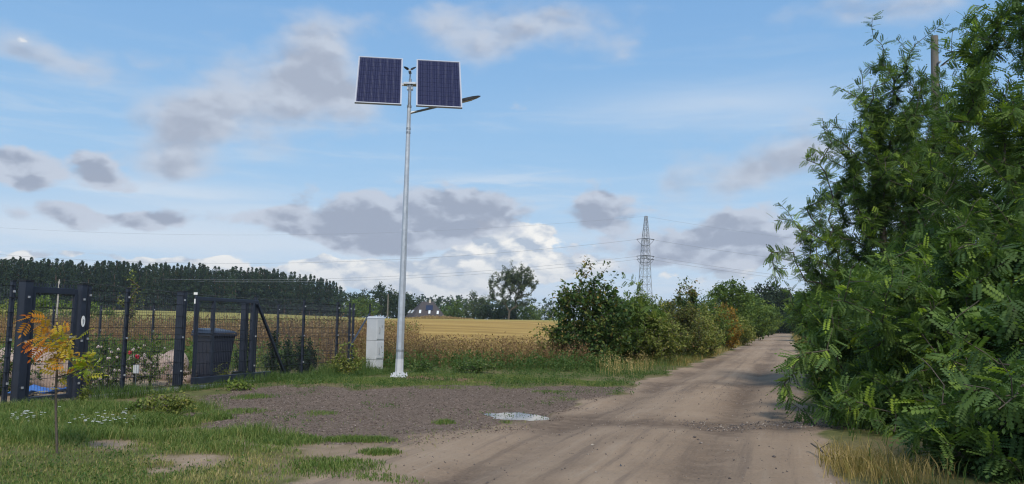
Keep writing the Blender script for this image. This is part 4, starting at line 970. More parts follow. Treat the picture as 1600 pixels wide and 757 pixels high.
pp = [at(*q) for q in ((800, 408, 180), (786, 418, 180), (770, 430, 180), (765, 445, 180), (815, 412, 180), (828, 425, 180), (838, 438, 180), (835, 450, 180), (820, 445, 180), (780, 440, 180), (800, 425, 180), (808, 435, 180))]
pb = at(794, 486, 180); 
def env_at(px, py, rx, ry, Y=180): q_ = at(px, py, Y); return (q_[0] - pb[0], 0, q_[2] - 2.6, rx, rx, ry)

tree('poplar_tree', 'big airy tree with bare forked limbs standing alone beyond the field', 'tree', (pb[0], 180), [env_at(803, 440, 3.6, 2.8), env_at(812, 428, 3.3, 2.4), env_at(828, 442, 2.0, 2.2), env_at(790, 424, 2.2, 2.0), env_at(772, 440, 1.7, 2.6), env_at(783, 460, 2.0, 2.0), env_at(816, 465, 2.2, 1.6), env_at(768, 462, 1.2, 2.2)], 330, 'kite', 'poplar', .42, 34, 320, shoots=pp, trunk_h=2.4, twig=1.0, seg=.6, gaps=.36, tipr=.018, lean=(.3, 0))
ft('young leafy tree behind the wire fence on the left', 206, 31, 418, .62, 321, 'lime', n=60, per=16, ls=.11, name='young_tree')
ft('yellowish bush beyond the fence at the left edge', 14, 60, 462, 2.2, 322, 'lime', n=110, ls=.2, name='field_bush')
ft('green bush beyond the fence near the garden gate', 62, 66, 458, 2.8, 323, 'midgreen', n=120, ls=.24, name='field_bush')
ft('low green bush beyond the fence right of the garden gate', 140, 70, 472, 2.6, 324, 'midgreen', n=110, ls=.24, name='field_bush')

# ------------------------------------------------------------------ pine wood on the left
def pine_proto(seed):
    r = np.random.default_rng(seed); H = 17.0
    V = []; root = thing('pine_tree', 'tall dark pine standing in the edge of the wood beyond the field', 'tree', (0, 0, 0), 'pines in the edge of the wood')
    mb = MB()
    pr_ = [np.array([r.normal() * .12 * i, r.normal() * .12 * i, H * i / 4 * .98]) for i in range(5)]
    for i in range(4): mb.tube(pr_[i], pr_[i + 1], .2 - .045 * i, .155 - .045 * i + .01, 6, False)
    mb.build('trunk', M['pinebark'], root)
    n_ = 260; t = r.random(n_) ** .8; lo_ = (.20, .14, .28, .10, .18, .24)[seed % 6]; z = H * (lo_ + (1 - lo_) * t); R_ = 2.3 * (1 - t) ** .55 * (.75 + .5 * r.random(n_)) * (.7 + .3 * np.sin(t * 30 + seed)) + .12
    th = r.uniform(0, 2 * PI, n_); q_ = np.sqrt(r.random(n_)) * R_
    pos = np.stack([np.cos(th) * q_, np.sin(th) * q_, z], -1)
    a = nrm(np.stack([np.cos(th), np.sin(th), .35 + .9 * t], -1)); fr_ = frames(a, nrm(r.normal(size=(n_, 3)) + (0, 0, 1)))
    sc = r.uniform(.5, .9, n_) * (1.2 - .6 * t)
    Vv, Ff, Tt = scatter(LEAFT['clump'], pos, fr_, sc, np.clip((.3, .55, .45, .7, .4, .6)[seed % 6] + .3 * r.normal(size=n_), 0, 1))
    o = npobj('crown', Vv, Ff, M['pine'], root, tint=Tt, kind='stuff'); return root
protos = [pine_proto(400 + i) for i in range(6)]
rp = np.random.default_rng(77); used_p = set(); npine = 0
topl_x = [-80, 0, 100, 200, 300, 400, 470, 510, 535]; topl_y = [398, 402, 405, 409, 413, 418, 425, 434, 446]
for row, (dY, sp) in enumerate(((0, 5.6), (9, 6.2), (20, 6.8))):
    px = -70.0
    while px < 536:
        Y = 205 + (px / 535) * 75 + dY + rp.normal() * 2; top = np.interp(px, topl_x, topl_y) + (rp.uniform(-4, 8) if row < 1 else rp.uniform(-3, 12)) + 6 * (fbm(px / 38.0, 3.3, 15) - .5)
        p = at(px, top, Y); zb = float(zt(np.array([p[0]]), np.array([Y]))[0]); h = p[2] - zb
        i = int(rp.integers(0, 6)); o = protos[i] if i not in used_p else copy_tree(protos[i]); used_p.add(i)
        o.location = (p[0], Y, zb - .1); s_ = h / 17.3; o.scale = (s_ * rp.uniform(.85, 1.3), s_ * rp.uniform(.85, 1.3), s_); o.rotation_euler = (0, 0, rp.uniform(0, 6.28)); npine += 1
        px += sp * rp.uniform(.75, 1.25)
# shrubs along the foot of the wood, and the far woods behind everything
def wood(name, label, pts, size, m='pine', seed=1):
    r = np.random.default_rng(seed); pos = np.array(pts); n_ = len(pos)
    fr_ = frames(nrm(r.normal(size=(n_, 3)) + (0, 0, .8)), nrm(r.normal(size=(n_, 3)) + (0, 0, .5)))
    V, Fc, T = scatter(LEAFT['clump'], pos, fr_, size * r.uniform(.6, 1.2, n_), np.clip(.45 + .3 * r.normal(size=n_), 0, 1))
    o = npobj(name, V, Fc, M[m], tint=T); tag(o, label, 'wood', kind='stuff')
pts = []
for i in range(1500):
    px = rp.uniform(-80, 545); Y = 198 + (px / 535) * 75 + rp.uniform(0, 14); q_ = at(px, 480, Y); zb = float(zt(np.array([q_[0]]), np.array([Y]))[0])
    hmax = 2.2 + 3.5 * fbm(px / 30, 0, 9); pts.append((q_[0], Y, zb + rp.random() * hmax))
wood('forest_undergrowth', 'dark undergrowth along the foot of the pine wood', pts, 1.1, 'darktree', 3)
pts = []
for i in range(4200):
    px = rp.uniform(-250, 1700); Y = rp.uniform(430, 520); top = np.interp(px, [-250, 530, 640, 700, 820, 870, 1100, 1300, 1700], [455, 460, 461, 464, 468, 471, 476, 480, 480]) + 6 * (fbm(px / 7.0, 0, 4, 3) - .5) * 2
    q_ = at(px, top, Y); pts.append((q_[0], Y, q_[2] - 15 * rp.random() ** 1.3))
wood('far_wood', 'distant wood along the horizon beyond the field', pts, 2.6, 'pine', 4)

# ------------------------------------------------------------------ the house behind the field
HY = 196.0; hc = at(668, 497, HY); zb = 1.7
hs = thing('house', 'house with a steep dark tiled roof and roof windows half hidden by the field crest', 'house', (hc[0], HY, zb))
def H_(px, py, dy=0.0): return at(px, py, HY + dy)
eL, eR = H_(645, 497), H_(698, 497); rL, rR = H_(659.5, 471.5, 3.2), H_(677, 472, 3.2); eLb = H_(630, 497, 7.0); eRb = eR + (eLb - eL); 
eLb[2] = eR[2] = eRb[2] = eL[2]; rR[2] = rL[2]
th_ = np.array([0, 0, -.22])
def slab(pts, name, m, parent): 
    mb = MB(); n_ = len(pts); mb.poly(pts); mb.poly([p_ + th_ for p_ in reversed(pts)])
    for i in range(n_): mb.poly([pts[i], pts[i] + th_, pts[(i + 1) % n_] + th_, pts[(i + 1) % n_]])
    return mb.build(name, m, parent)
rf = slab([eL, eR, rR, rL], 'roof', M['roofdark'], hs); slab([eLb, eL, rL], 'roof', M['roofdark'], hs); slab([eRb, eLb, rL, rR], 'roof', M['roofdark'], hs); slab([eR, eRb, rR], 'roof', M['roofdark'], hs)
mb = MB(); ins = .96; cen = (eL + eR + eLb + eRb) / 4
base = [cen + (p_ - cen) * ins for p_ in (eL, eR, eRb, eLb)]
mb.hexa([np.array([p_[0], p_[1], zb - .3]) for p_ in base] + [p_ - ez * .2 for p_ in base]); mb.build('wall', M['render'], hs)
fu = nrm(eR - eL); fv = nrm((rL + rR) / 2 - (eL + eR) / 2); fv = nrm(fv - fu * (fv @ fu)); fnm = np.cross(fu, fv); fnm = fnm if fnm[1] < 0 else -fnm
def onroof(px, py):             # where the ray through the pixel meets the front roof slope
    d_ = ray(px, py); t = ((eL - CAM) @ fnm) / (d_ @ fnm); return CAM + d_ * t
def rwin(c, u, v, n_, w, h, name='skylight', m='glass'):
    fr_ = MB().box(c + n_ * .05, (w + .16, h + .16, .14), (u, v, n_)).build(name, M['cabline'] if m == 'glass' else M['black'], rf)
    return MB().box(c + n_ * .10, (w, h, .08), (u, v, n_)).build('pane' if m == 'glass' else 'collector_glass', M[m], fr_)
for px, py in ((656.5, 487.5), (671, 488.3), (684, 489)): rwin(onroof(px, py), fu, fv, fnm, .42, .95)
rwin(onroof(671, 481.5), fu, fv, fnm, 1.7, 1.5, 'solar_collector', 'collector')
lu = nrm(eL - eLb); lm = (eL + eLb) / 2; lv = rL - lm; lv = nrm(lv - lu * (lv @ lu)); ln = np.cross(lu, lv); ln = ln if ln[1] < 0 else -ln
for px, py in ((639.8, 487.5), (644.6, 487.5)):
    d_ = ray(px, py); t = ((eL - CAM) @ ln) / (d_ @ ln); rwin(CAM + d_ * t, lu, lv, ln, 1.1, .9)
MB().box((rL + rR) / 2 + fu * .6 + ez * .0, (.5, .5, 1.0), None).build('chimney', M['render'], rf)

# ------------------------------------------------------------------ lattice pylon and overhead lines
QY = 235.0; qt = at(1009.5, 338, QY); qg = at(1006.5, 505, QY); qz = float(zt(np.array([qg[0]]), np.array([QY]))[0]) - .2
py_ = thing('lattice_pylon', 'grey steel lattice pylon rising behind the hedge', 'pylon', (qg[0], QY, qz))
HT = qt[2] - qz
def half(f): return np.interp(f, [0, .42, .78, .9, 1.0], [2.3, 1.35, .88, .55, .30])
def corner(f, i):
    c = np.array([qg[0] + (qt[0] - qg[0]) * f, QY, qz + HT * f]); s = [(-1, -1), (1, -1), (1, 1), (-1, 1)][i]; ca, sa = math.cos(.3), math.sin(.3)
    x, y = s[0] * half(f), s[1] * half(f); return c + np.array([x * ca - y * sa, x * sa + y * ca, 0])
lev = [0, .12, .22, .31, .39, .46, .53, .585, .64, .69, .735, .78, .83, .88, .93, .97, 1.0]
for i in range(4):
    mb = MB()
    for a, b in zip(lev[:-1], lev[1:]): mb.bar(corner(a, i), corner(b, i), .14, .14, (1, .3, 0))
    mb.build('tower_leg', M['lattice'], py_)
mb = MB()
for k_, (a, b) in enumerate(zip(lev[:-1], lev[1:])):
    for i in range(4):
        j = (i + 1) % 4; mb.bar(corner(a, i), corner(b, j), .065, .065, (.3, 1, 0)); mb.bar(corner(a, j), corner(b, i), .065, .065, (.3, 1, 0)); mb.bar(corner(b, i), corner(b, j), .085, .085)
o = mb.build('bracing', M['lattice'], py_); o['kind'] = 'stuff'
ad = nrm(np.array([.10, 1.0, 0]))
ends_ = {}
for nm_, f, L_, sides_ in (('mid', .785, 4.4, (-1,)), ('low', .635, 5.2, (-1, 1)), ('top', 1.0, .5, (1,))):
    for s in sides_:
        c = np.array([qg[0] + (qt[0] - qg[0]) * f, QY, qz + HT * f]); e = c + ad * s * L_ + np.array([.9 * s, 0, 0]) * (0 if nm_ == 'top' else .4)
        mb = MB()
        for i in range(4): mb.bar(corner(min(f, .99), i) if i > 1 else corner(max(f - .03, 0), i), e, .10, .10)
        mb.build('cross_arm', M['lattice'], py_); ends_[(nm_, s)] = e
line = nrm(np.array([1.0, .05, 0]))
for (nm_, s), e in ends_.items():
    if nm_ != 'top':
        for d_ in (-1, 1):
            mb = MB(); a = e; b = e + line * d_ * 2.6 - ez * .25; mb.tube(a, b, .11, .09, 6); mb.build('insulator', M['cable'], py_)
        mb = MB(); mb.path([e + line * 2.6 * t - ez * (.25 + 2.0 * (1 - t * t)) for t in np.linspace(-1, 1, 9)], .05, 4); mb.build('jumper_loop', M['cable'], py_)
wl = {('mid', -1): 'middle power line crossing the sky at the second level of the pylon', ('low', -1): 'lowest power line hung from the near arm of the pylon', ('low', 1): 'lowest power line hung from the far arm of the pylon', ('top', 1): 'thin earth wire running from the very tip of the pylon'}
for key, e in ends_.items():
    L0 = e + np.array([-265, 18, 1.0]); L1 = e + np.array([250, 26, -1.5]); w_ = [e + (L0 - e) * t - ez * 4 * (8.5 if key[0] != 'top' else 6.5) * t * (1 - t) for t in np.linspace(1, 0, 26)]
    w_ += [e + (L1 - e) * t - ez * 4 * 9.0 * t * (1 - t) for t in np.linspace(0, 1, 26)][1:]
    cable('power_line', wl[key], 'power line', w_, .032 if key[0] != 'top' else .02, 'lattice', group='power lines of the pylon', n=4)
# low voltage line on small poles beyond the fence
def lvpole(label, px, py0, Y, r_, m, name='utility_pole'):
    t = at(px, py0, Y); zb_ = float(zt(np.array([t[0]]), np.array([Y]))[0]); rt = thing(name, label, 'utility pole', (t[0], Y, zb_), None)
    mb = MB(); mb.tube((t[0], Y, zb_ - .2), t, r_, r_ * .7, 10); mb.build('shaft', M[m], rt)
    mb = MB(); mb.bar(t + (-.10 * r_ / .1, 0, -.05), t + (.10 * r_ / .1, 0, -.05), .05, .05); mb.tube(t + (0, 0, 0), t + (0, 0, .12), .03, .02, 6); mb.build('insulator_arm', M['white'] if m == 'white' else M[m], rt); return t
ta = lvpole('pale slim pole seen over the garden gate', 92.5, 440, 46, .06, 'concrete')
tb_ = lvpole('thin wooden pole beside the dark tree left of the lamp post', 606.5, 460, 150, .16, 'polegrey')
te = at(1030, 500, 330)
cable('overhead_wire', 'thin overhead wire running from the pale pole to the wooden pole', 'wire', [ta + ez * .1, tb_ + ez * .1], .012, 'cable', sag=1.2, n=4)
cable('overhead_wire', 'thin overhead wire falling to the right from the wooden pole past the house', 'wire', [tb_ + ez * .1, te], .035, 'cable', sag=.8, n=4)
c = at(306.5, 458, 23.5); pk = thing('marker_post', 'thin grey post with a white tag on top seen behind the sliding gate', 'post', (c[0], c[1], 0))
MB().box((c[0], c[1], c[2] / 2 - .1), (.05, .05, c[2] + .2)).build('shaft', M['anthracite'], pk); MB().box((c[0], c[1] - .03, c[2] - .02), (.11, .012, .07)).build('tag', M['white'], pk); MB().box((c[0], c[1] - .03, c[2] - .25), (.06, .012, .14)).build('tag', M['white'], pk)

# ------------------------------------------------------------------ grass, weeds and litter on the ground
def keep(x, y, f): k_ = rng.random(len(x)) < f; return x[k_], y[k_]
def zonew(x, y):
    n_ = fbm(x * 1.7, y * 1.7, 21); r_ = road_w(x, y)
    m_ = sstep(poly_sd(x, y, MULCH) + (n_ - .5) * 1.0, .22, -.12); s_ = np.zeros_like(x)
    for q in SANDS: s_ = np.maximum(s_, sstep(poly_sd(x, y, q) + (n_ - .5) * .9 + (fbm(x * 5, y * 5, 23) - .5) * .5, .10, -.10))
    return r_, m_, s_
parts = []
x, y = rand_in(150000, -9.5, .5, 5.6, 11.8)
inside = (x > fence_x(y) + .02) & (x > -800 / F * y * 1.08)
x, y = x[inside], y[inside]; r_, m_, s_ = zonew(x, y)
patch = fbm(x * 1.1, y * 1.1, 31); dens = (1 - r_) ** 3 * (1 - m_) ** 2 * (1 - .97 * s_) * (.35 + .65 * sstep(patch, .3, .55))
tall = sstep(y + (patch - .5) * 3, 7.6, 9.2) * sstep(patch, .28, .5)
k_ = rng.random(len(x)) < dens; x, y, patch, tall = x[k_], y[k_], patch[k_], tall[k_]
dryp = fbm(x * .7 + 9, y * .7, 33)
h = rng.uniform(.018, .055, len(x)) * (1 + 2.4 * tall) * (.7 + .6 * patch)
tint = np.clip(.50 + .22 * rng.normal(size=len(x)) + .45 * sstep(dryp, .42, .65) * (1 - tall) - .18 * tall, 0, 1)
parts.append(blades(x, y, h, rng.uniform(.004, .008, len(x)), rng.uniform(.2, 1.0, len(x)), tint))
# tufts named by the picture
for px, py, rx, ry, hh, n_ in ((232, 664, .55, .35, .20, 2600), (265, 640, .6, .3, .16, 2400), (330, 655, .3, .2, .14, 900), (560, 689, .42, .12, .09, 1500), (592, 708, .22, .10, .08, 600), (450, 690, .45, .22, .10, 1500), (694, 661, .16, .12, .08, 350),
                              (520, 730, .5, .3, .07, 1500), (180, 612, .6, .3, .16, 1800), (120, 640, .9, .35, .12, 2600), (20, 650, .6, .4, .14, 1800), (500, 648, .3, .25, .06, 350), (370, 643, .5, .25, .07, 700), (800, 606, .5, .3, .06, 350), (600, 745, .35, .12, .05, 350), (930, 600, .75, .4, .08, 2600), (720, 588, 2.2, .5, .10, 3200), (580, 594, 1.2, .6, .07, 2200), (820, 596, 1.4, .5, .11, 5200),
                              (395, 622, .35, .3, .10, 500), (640, 599, 2.2, .6, .08, 5200), (540, 596, 1.5, .6, .10, 4200), (480, 598, .8, .5, .08, 1600), (790, 660, .10, .08, .05, 80), (690, 607, .6, .3, .05, 500), (860, 612, .5, .3, .05, 400), (880, 625, .3, .25, .05, 160)):
    c = gnd(px, py); a_ = rng.uniform(0, 2 * PI, n_); q = np.sqrt(rng.random(n_)) * rng.uniform(.6, 1.1, n_); x = c[0] + np.cos(a_) * q * rx; y = c[1] + np.sin(a_) * q * ry * 1.6
    h = hh * rng.uniform(.45, 1.2, n_) * (1 - .5 * q); parts.append(blades(x, y, h, rng.uniform(.005, .009, n_) * (1 + hh), rng.uniform(.2, 1.0, n_), np.clip(.3 + .2 * rng.normal(size=n_) + (.12 if py < 612 else 0), 0, 1)))
V, Fc, T = join(parts); o = npobj('lawn_grass', V, Fc, M['grass'], tint=T); tag(o, 'short green and yellowing grass on the lawn and in tufts', 'grass', kind='stuff'); TRIS[0] += len(Fc)

# verge grass: along the fence foot, the hedge foot and the right side of the lane
parts = []
def band(n, fx, y0, y1, w0, w1, h0, h1, tmean, wid=.008, tsd=.2, ypow=1.0):
    y = y0 + (y1 - y0) * rng.random(n) ** ypow; x = fx(y) + rng.uniform(w0, w1, n); c_ = .5 + fbm(x * 1.6, y * 1.6, 41); keep_ = rng.random(n) < c_ * .9
    x, y = x[keep_], y[keep_]; n = len(x); h = rng.uniform(h0, h1, n) * (.6 + .8 * vnoise(x * 1.3, y * 1.3, 8)); parts.append(blades(x, y, h, rng.uniform(.6, 1.3, n) * wid, rng.uniform(.1, .7, n), np.clip(tmean + tsd * rng.normal(size=n), 0, 1)))
band(5200, fence_x, 12.2, 20.5, -.15, .35, .08, .26, .4)
band(4200, fence_x, 16.6, 20.5, .2, 1.3, .06, .20, .45)
band(1400, fence_x, 18.4, 20.2, .05, .8, .15, .45, .5)
V, Fc, T = join(parts); o = npobj('fence_grass', V, Fc, M['weed'], tint=T); tag(o, 'green weedy grass along the foot of the wire fence', 'grass', kind='stuff'); TRIS[0] += len(Fc)
parts = []
band(2600, ROADL, 25.5, 36, -1.7, -.02, .06, .24, .3, .010, .3)
band(6500, ROADL, 33, 110, -2.0, .1, .12, .45, .42, .018, .3, 1.4)
band(7500, ROADR, 14, 110, .1, 1.6, .15, .6, .45, .018, .3, 1.6)
VG = join(parts); parts = []
band(7000, ROADL, 20.5, 60, -2.4, -.05, .08, .34, .55, .010, .25, 1.3); band(3000, ROADR, 6, 60, .2, 3.5, .06, .3, .3, .010, .25, 1.3)
V, Fc, T = join(parts); o = npobj('verge_green', V, Fc, M['weed'], tint=T); tag(o, 'green grass mixed into the verges at the foot of hedge and locusts', 'grass', kind='stuff')
V, Fc, T = VG; o = npobj('verge_grass', V, Fc, M['straw'], tint=T); tag(o, 'dry straw coloured grass along both verges of the lane', 'grass', kind='stuff'); TRIS[0] += len(Fc)
parts = []
c = gnd(1352, 738)
for n_, cx_, cy_, rx, ry, h0, h1 in ((1300, c[0] + .02, c[1] + .1, .40, .6, .06, .28), (60, c[0] + .1, c[1] - .6, .2, .3, .1, .3)):
    x = cx_ + rng.normal(size=n_) * rx * .6; y = cy_ + rng.normal(size=n_) * ry * .7; k_ = x > ROADR(y) - .25 + .2 * rng.random(n_); x, y = x[k_], y[k_]; n_ = len(x)
    parts.append(blades(x, y, rng.uniform(h0, h1, n_), rng.uniform(.004, .008, n_), rng.uniform(.2, .9, n_), np.clip(.35 + .3 * rng.normal(size=n_), 0, 1)))
V, Fc, T = join(parts); o = npobj('dry_grass_clump', V, Fc, M['straw'], tint=T); tag(o, 'tuft of dry grass under the nearest locust at the bottom right', 'grass', kind='stuff'); TRIS[0] += len(Fc)

def weeds(name, label, x, y, h, m, tint_mu, leafn, ls, leaf0=.3, wid=.008, lean=.25, leafmat_=None, cat='weeds'):
    n_ = len(x); z = zg(x, y); t0 = np.clip(tint_mu + .22 * rng.normal(size=n_), 0, 1)
    st = blades(x, y, h, np.full(n_, wid), np.full(n_, lean) * rng.random(n_), t0, z)
    k_ = np.repeat(np.arange(n_), leafn); f = leaf0 + (1 - leaf0) * rng.random(len(k_))
    pos = np.stack([x[k_], y[k_], z[k_] + h[k_] * f], -1) + rng.normal(size=(len(k_), 3)) * (.035 + .03 * h[k_])[:, None] * np.array([1, 1, .4])
    a = nrm(rng.normal(size=(len(k_), 3)) + np.array([0, 0, .5])); fr_ = frames(a, nrm(rng.normal(size=(len(k_), 3)) + np.array([0, 0, .3])))
    lf = scatter((KITE_V, KITE_F), pos, fr_, ls * rng.uniform(.5, 1.3, len(k_)), np.clip(t0[k_] + .12 * rng.normal(size=len(k_)), 0, 1))
    V, Fc, T = join([st, lf]); o = npobj(name, V, Fc, M[m], tint=T); tag(o, label, cat, kind='stuff'); TRIS[0] += len(Fc)
hedge_l = lambda y: .35 * y - 3.2 - 2.6
x, y = rand_in(6500, -7.5, 4.0, 22.6, 28); c_ = fbm(x * .8, y * .8, 51); k_ = (x < hedge_l(y)) & (x > (y - 20.3) * -.35 - 4.2) & (rng.random(len(x)) < sstep(c_, .25, .6)); x, y = x[k_], y[k_]
weeds('dry_weeds', 'rusty brown dry weeds along the near edge of the stubble field', x, y, rng.uniform(.35, .95, len(x)), 'dry', .4, 9, .055)
x, y = rand_in(2600, -7.5, 4.0, 23, 30); k_ = (x < hedge_l(y)) & (x > (y - 20.3) * -.35 - 4.2); x, y = x[k_], y[k_]
weeds('straw_weeds', 'pale straw stalks among the brown weeds at the field edge', x, y, rng.uniform(.4, .9, len(x)), 'straw', .55, 5, .05, .5)
x, y = rand_in(3600, -4.0, 4.2, 19.6, 24.4); c_ = fbm(x * .9, y * .9, 52); k_ = (x < hedge_l(y) + .8) & (y > 20.6 + 1.4 * c_ + .0 * x) & ((x > -3.0) | (y > 21.9)) & (rng.random(len(x)) < sstep(c_, .2, .5)); x, y = x[k_], y[k_]
weeds('green_weeds', 'green leafy weeds between the lamp post and the hedge', x, y, rng.uniform(.15, .55, len(x)), 'weed', .3, 9, .065, .1)
x, y = rand_in(15000, -27, -4.5, 23.5, 40); c_ = fbm(x * .6, y * .6, 53); k_ = (y > 20.9 + (-4.2 - x) * .62) & (rng.random(len(x)) < sstep(c_, .15, .5)); x, y = x[k_], y[k_]
weeds('tall_brown_weeds', 'tall brown weeds standing behind the garden fence', x, y, rng.uniform(.7, 1.55, len(x)), 'dry', .5, 8, .075, .25, .012)
x, y = rand_in(2600, -18, -5.0, 19, 24.5); k_ = (y < 20.9 + (-4.2 - x) * .60) & (x < fence_x(y) - 1.0); x, y = x[k_], y[k_]
weeds('garden_weeds', 'mixed green and brown growth at the back of the garden', x, y, rng.uniform(.3, .9, len(x)), 'weed', .55, 9, .07, .1)
x, y = rand_in(4500, -46, -8, 40, 70); weeds('field_weeds', 'yellow green weeds at the far side of the rough field', x, y, rng.uniform(.6, 1.2, len(x)), 'weed', .75, 5, .14, .3, .03)
x, y = rand_in(9000, -5.4, 4.8, 14.2, 21.5); r_, m_, s_ = zonew(x, y); c_ = fbm(x * 1.3, y * 1.3, 57); k_ = (rng.random(len(x)) < sstep(c_, .38, .62) * (1 - .97 * m_) * (1 - r_) ** 2) & (x > fence_x(y) + .1); x, y = x[k_], y[k_]
weeds('low_weeds', 'low patchy weeds on the strip between the bark patch and the field edge', x, y, rng.uniform(.03, .14, len(x)), 'weed', .35, 5, .034, .2, .006)
x, y = rand_in(5200, -8.5, .4, 5.8, 11.6); r_, m_, s_ = zonew(x, y); c_ = fbm(x * 1.5, y * 1.5, 59); k_ = (rng.random(len(x)) < sstep(c_, .45, .66) * (1 - .93 * s_) * (1 - r_) ** 2 * (1 - .9 * m_)) & (x > fence_x(y) + .1); x, y = x[k_], y[k_]
weeds('lawn_herbs', 'low broad leaved herbs growing among the lawn grass', x, y, rng.uniform(.02, .09, len(x)), 'weed', .3, 6, .024, .1, .004, .4)
x, y = rand_in(9000, -5.0, .8, 5.8, 10.5); r_, m_, s_ = zonew(x, y); k_ = rng.random(len(x)) < .10 * np.maximum(s_, m_) + .25 * r_ * sstep(x - ROADL(y), .9, .1); x, y = x[k_], y[k_]; v_ = blades(x, y, rng.uniform(.01, .05, len(x)), rng.uniform(.004, .007, len(x)), rng.uniform(.3, 1, len(x)), np.clip(.6 + .25 * rng.normal(size=len(x)), 0, 1))
o = npobj('stray_grass', v_[0], v_[1], M['grass'], tint=v_[2]); tag(o, 'stray blades of grass on the bare sand and chips', 'grass', kind='stuff')
x, y = rand_in(2600, -5.4, 3.6, 9.0, 17.0); r_, m_, s_ = zonew(x, y); c_ = fbm(x * 1.1, y * 1.1, 58); k_ = (rng.random(len(x)) < sstep(c_, .55, .70) * (1 - r_) ** 2) & (x > fence_x(y) + .1); x, y = x[k_], y[k_]
weeds('low_weeds', 'small flat weeds sprouting through the bark chips', x, y, rng.uniform(.02, .07, len(x)), 'weed', .3, 5, .026, .2, .005)
q = at(665, 495, 150); x, y = rng.uniform(q[0] - 4, q[0] + 9, 900), rng.uniform(148, 154, 900); weeds('crest_weeds', 'orange brown dry weeds on the field crest in front of the house', x, y, rng.uniform(.2, .7, 900) * np.exp(-((x - q[0] - 2) / 5) ** 2) + .05, 'dry', .75, 7, .16, .2, .05)
q = gnd(1000, 600)
x, y = rand_in(200, 2.3, 4.9, 19.6, 23.2); k_ = (x < ROADL(y) - .5); x, y = x[k_], y[k_]
weeds('pale_weeds', 'pale flowering weeds at the foot of the large dark bush', x, y, rng.uniform(.2, .6, len(x)), 'straw', .8, 8, .035, .5)
# leafy weed plant by the lot, and tall weeds by the fence corner
def plant(label, px, py, h, hw, m, n_, per, ls, seed): 
    c = gnd(px, py); tree('weed_plant', label, 'plant', (c[0], c[1]), [(0, 0, h * .5, hw, hw * .8, h * .5)], n_, 'kite', m, ls, per, seed, trunk_h=h * .3, twig=.22, gaps=.1, tipr=.002, seg=.1)
plant('bushy green weed at the near corner of the mulch patch', 262, 655, .42, .42, 'lime', 100, 12, .055, 501)
plant('tall green weed growing beside the pale cabinet', 545, 590, .85, .35, 'lime', 70, 12, .07, 502)
plant('low nettle patch left of the bushy weed by the fence', 232, 648, .25, .30, 'midgreen', 70, 12, .05, 503)
plant('thistle like weed standing alone before the garden fence', 130, 636, .34, .10, 'lime', 26, 10, .06, 504)
plant('dark broad leaved weed in front of the sliding gate', 372, 610, .20, .32, 'midgreen', 60, 10, .06, 505)
plant('green bushy weed right of the lamp post foot', 742, 584, .42, .55, 'weed', 120, 12, .07, 506)
plant('green weed close to the right of the lamp post', 660, 582, .35, .40, 'weed', 80, 12, .07, 507)
plant('leafy weed at the foot of the corner fence post', 520, 586, .42, .35, 'lime', 70, 12, .06, 508)
# white flowers on the lawn
def flowers(label, px, py, rx, ry, n_):
    c = gnd(px, py); mb = MB()
    for i in range(n_):
        q = np.array([c[0] + rng.normal() * rx, c[1] + rng.normal() * ry, 0]); z = rng.uniform(.10, .18); q[2] = z + float(zg(np.array([q[0]]), np.array([q[1]]))[0]); s = rng.uniform(.010, .016)
        for k_ in range(5):
            t = k_ * 2 * PI / 5; d_ = np.array([math.cos(t), math.sin(t), .25]); w_ = np.array([-math.sin(t), math.cos(t), 0]) * s * .5
            mb.poly([q, q + d_ * s - w_, q + d_ * s * 1.3, q + d_ * s + w_])
    o = mb.build('white_flowers', M['white']); tag(o, label, 'flowers', kind='stuff')
flowers('scatter of small white flowers in the lawn right of the sapling', 165, 671, .16, .22, 46)
flowers('scatter of small white flowers in the lawn left of the sapling', 38, 667, .12, .2, 30)
# bark chips, stones and leaf litter as real pieces
def chips(n_, x, y, s0, s1, flat, name, label, cat, m):
    z = zg(x, y); T_ = np.array([(1, 0, 0), (-.5, .87, 0), (-.5, -.87, 0), (0.1, 0, 1), (.0, .1, -1)]) ; TF = np.array([(0, 1, 3), (1, 2, 3), (2, 0, 3), (1, 0, 4), (2, 1, 4), (0, 2, 4)])
    s = rng.uniform(s0, s1, n_) * rng.choice([.6, .8, 1, 1.3], n_); nn = nrm(np.stack([rng.normal(size=n_) * .3, rng.normal(size=n_) * .3, np.ones(n_)], -1)); a = nrm(np.stack([rng.normal(size=n_), rng.normal(size=n_), rng.normal(size=n_) * .15], -1)); fr_ = frames(a, nn)
    T2 = T_ * np.array([1, .55, flat]); V, Fc, T = scatter((T2, TF), np.stack([x, y, z + s * flat * .4], -1), fr_, s, rng.random(n_))
    o = npobj(name, V, Fc, M[m], tint=T); tag(o, label, cat, kind='stuff'); TRIS[0] += len(Fc)
def speck(name, stops, rough=.9):
    def fn(q, b): q.put(b.inputs['Base Color'], q.ramp(q.attr('tint').outputs['Fac'], stops))
    return mat(name, rough=rough, spec=.2, fn=fn)
M['chip'] = speck('bark_chip', [(0, (.07, .052, .043)), (.5, (.17, .125, .10)), (.85, (.27, .21, .17)), (1, (.40, .33, .28))])
M['stone'] = speck('gravel_stone', [(0, (.07, .06, .06)), (.6, (.18, .15, .135)), (1, (.42, .36, .30))])
x, y = rand_in(60000, -6.5, 3.4, 8.0, 16.5); r_, m_, s_ = zonew(x, y); k_ = (rng.random(len(x)) < m_ * (.35 + .65 * fbm(x * 1.3, y * 1.3, 71))) & (puddle_d(x, y) > 1.15); x, y = x[k_], y[k_]
chips(len(x), x, y, .006, .020, .35, 'mulch_chips', 'grey brown bark chips strewn over the parking patch', 'bark chips', 'chip')
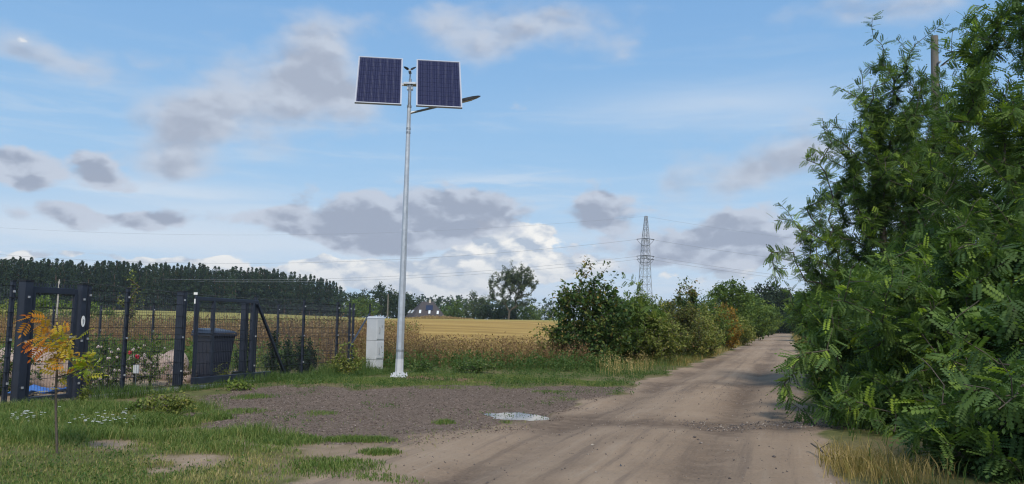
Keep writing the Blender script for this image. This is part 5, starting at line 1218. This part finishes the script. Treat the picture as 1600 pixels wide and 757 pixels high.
x, y = rand_in(24000, -1.8, 7.0, 5.4, 18); r_, m_, s_ = zonew(x, y); cr_ = np.exp(-((y - (10.2 - .10 * (x - 2.4))) / .35) ** 2) * sstep(x, .5, 2.5); k_ = rng.random(len(x)) < r_ * (.14 + .7 * cr_ + .3 * sstep(fbm(x * .8, y * .8, 72), .55, .75)); x, y = x[k_], y[k_]
chips(len(x), x, y, .004, .012, .6, 'gravel', 'small dark stones scattered on the sandy lane', 'gravel', 'stone')
x, y = rand_in(1500, -1.8, 7.0, 5.4, 18); r_, m_, s_ = zonew(x, y); k_ = rng.random(len(x)) < r_ * .3; x, y = x[k_], y[k_]
chips(len(x), x, y, .010, .024, .6, 'clods', 'larger dark clods and stones lying about on the sandy lane', 'stones', 'stone')
x, y = rand_in(900, 2.2, 4.4, 9.7, 10.6); chips(len(x), x, y, .006, .018, .6, 'gravel', 'band of dark gravel crossing the lane beside the locust twigs', 'gravel', 'stone')
x, y = rand_in(3500, -16, -5.5, 11.5, 20); k_ = x < fence_x(y) - .3; x, y = x[k_], y[k_]; chips(len(x), x, y, .012, .035, .6, 'garden_pebbles', 'pale pebbles covering the garden ground behind the fence', 'pebbles', 'stone')
# fallen stick
a = gnd(1268, 708); b = gnd(1300, 722); mb = MB(); P_ = [np.array([*a, .09]), np.array([*(a * .6 + b * .4), .07]), np.array([*b, .03]), np.array([b[0] + .35, b[1] - .05, .05])]; mb.path(P_, .009, 6); mb.tube(P_[1], P_[1] + (.06, -.1, .07), .005, .003, 5)
o = mb.build('fallen_stick', M['bark']); tag(o, 'dead brown stick lying at the lane edge under the locust', 'stick')
a = gnd(970, 732); mb = MB()
for i in range(7):
    d_ = nrm(rng.normal(size=3) * (1, 1, .3) + (0, 0, .5)) * .035; w_ = nrm(np.cross(d_, (0, 0, 1))) * .010; q = np.array([*a, .004]); mb.poly([q, q + d_ * .5 - w_, q + d_, q + d_ * .5 + w_])
o = mb.build('dead_leaf', M['cable']); tag(o, 'single dark crumpled leaf lying on the sandy lane', 'leaf')
print('TRIS', TRIS[0], 'PINES', npine)

# ------------------------------------------------------------------ the air: thin haze over the whole place
hm = bpy.data.materials.new('haze'); hm.use_nodes = True; nt = hm.node_tree; nt.nodes.clear()
pv = nt.nodes.new('ShaderNodeVolumePrincipled'); pv.inputs['Color'].default_value = (.86, .92, 1, 1); pv.inputs['Density'].default_value = HAZE_DENSITY; pv.inputs['Anisotropy'].default_value = .2
mo = nt.nodes.new('ShaderNodeOutputMaterial'); nt.links.new(pv.outputs[0], mo.inputs['Volume'])
hz = MB().box((0, 1600, 20.0), (5400, 4200, 46.0)).build('haze', hm); hz['kind'] = 'stuff'
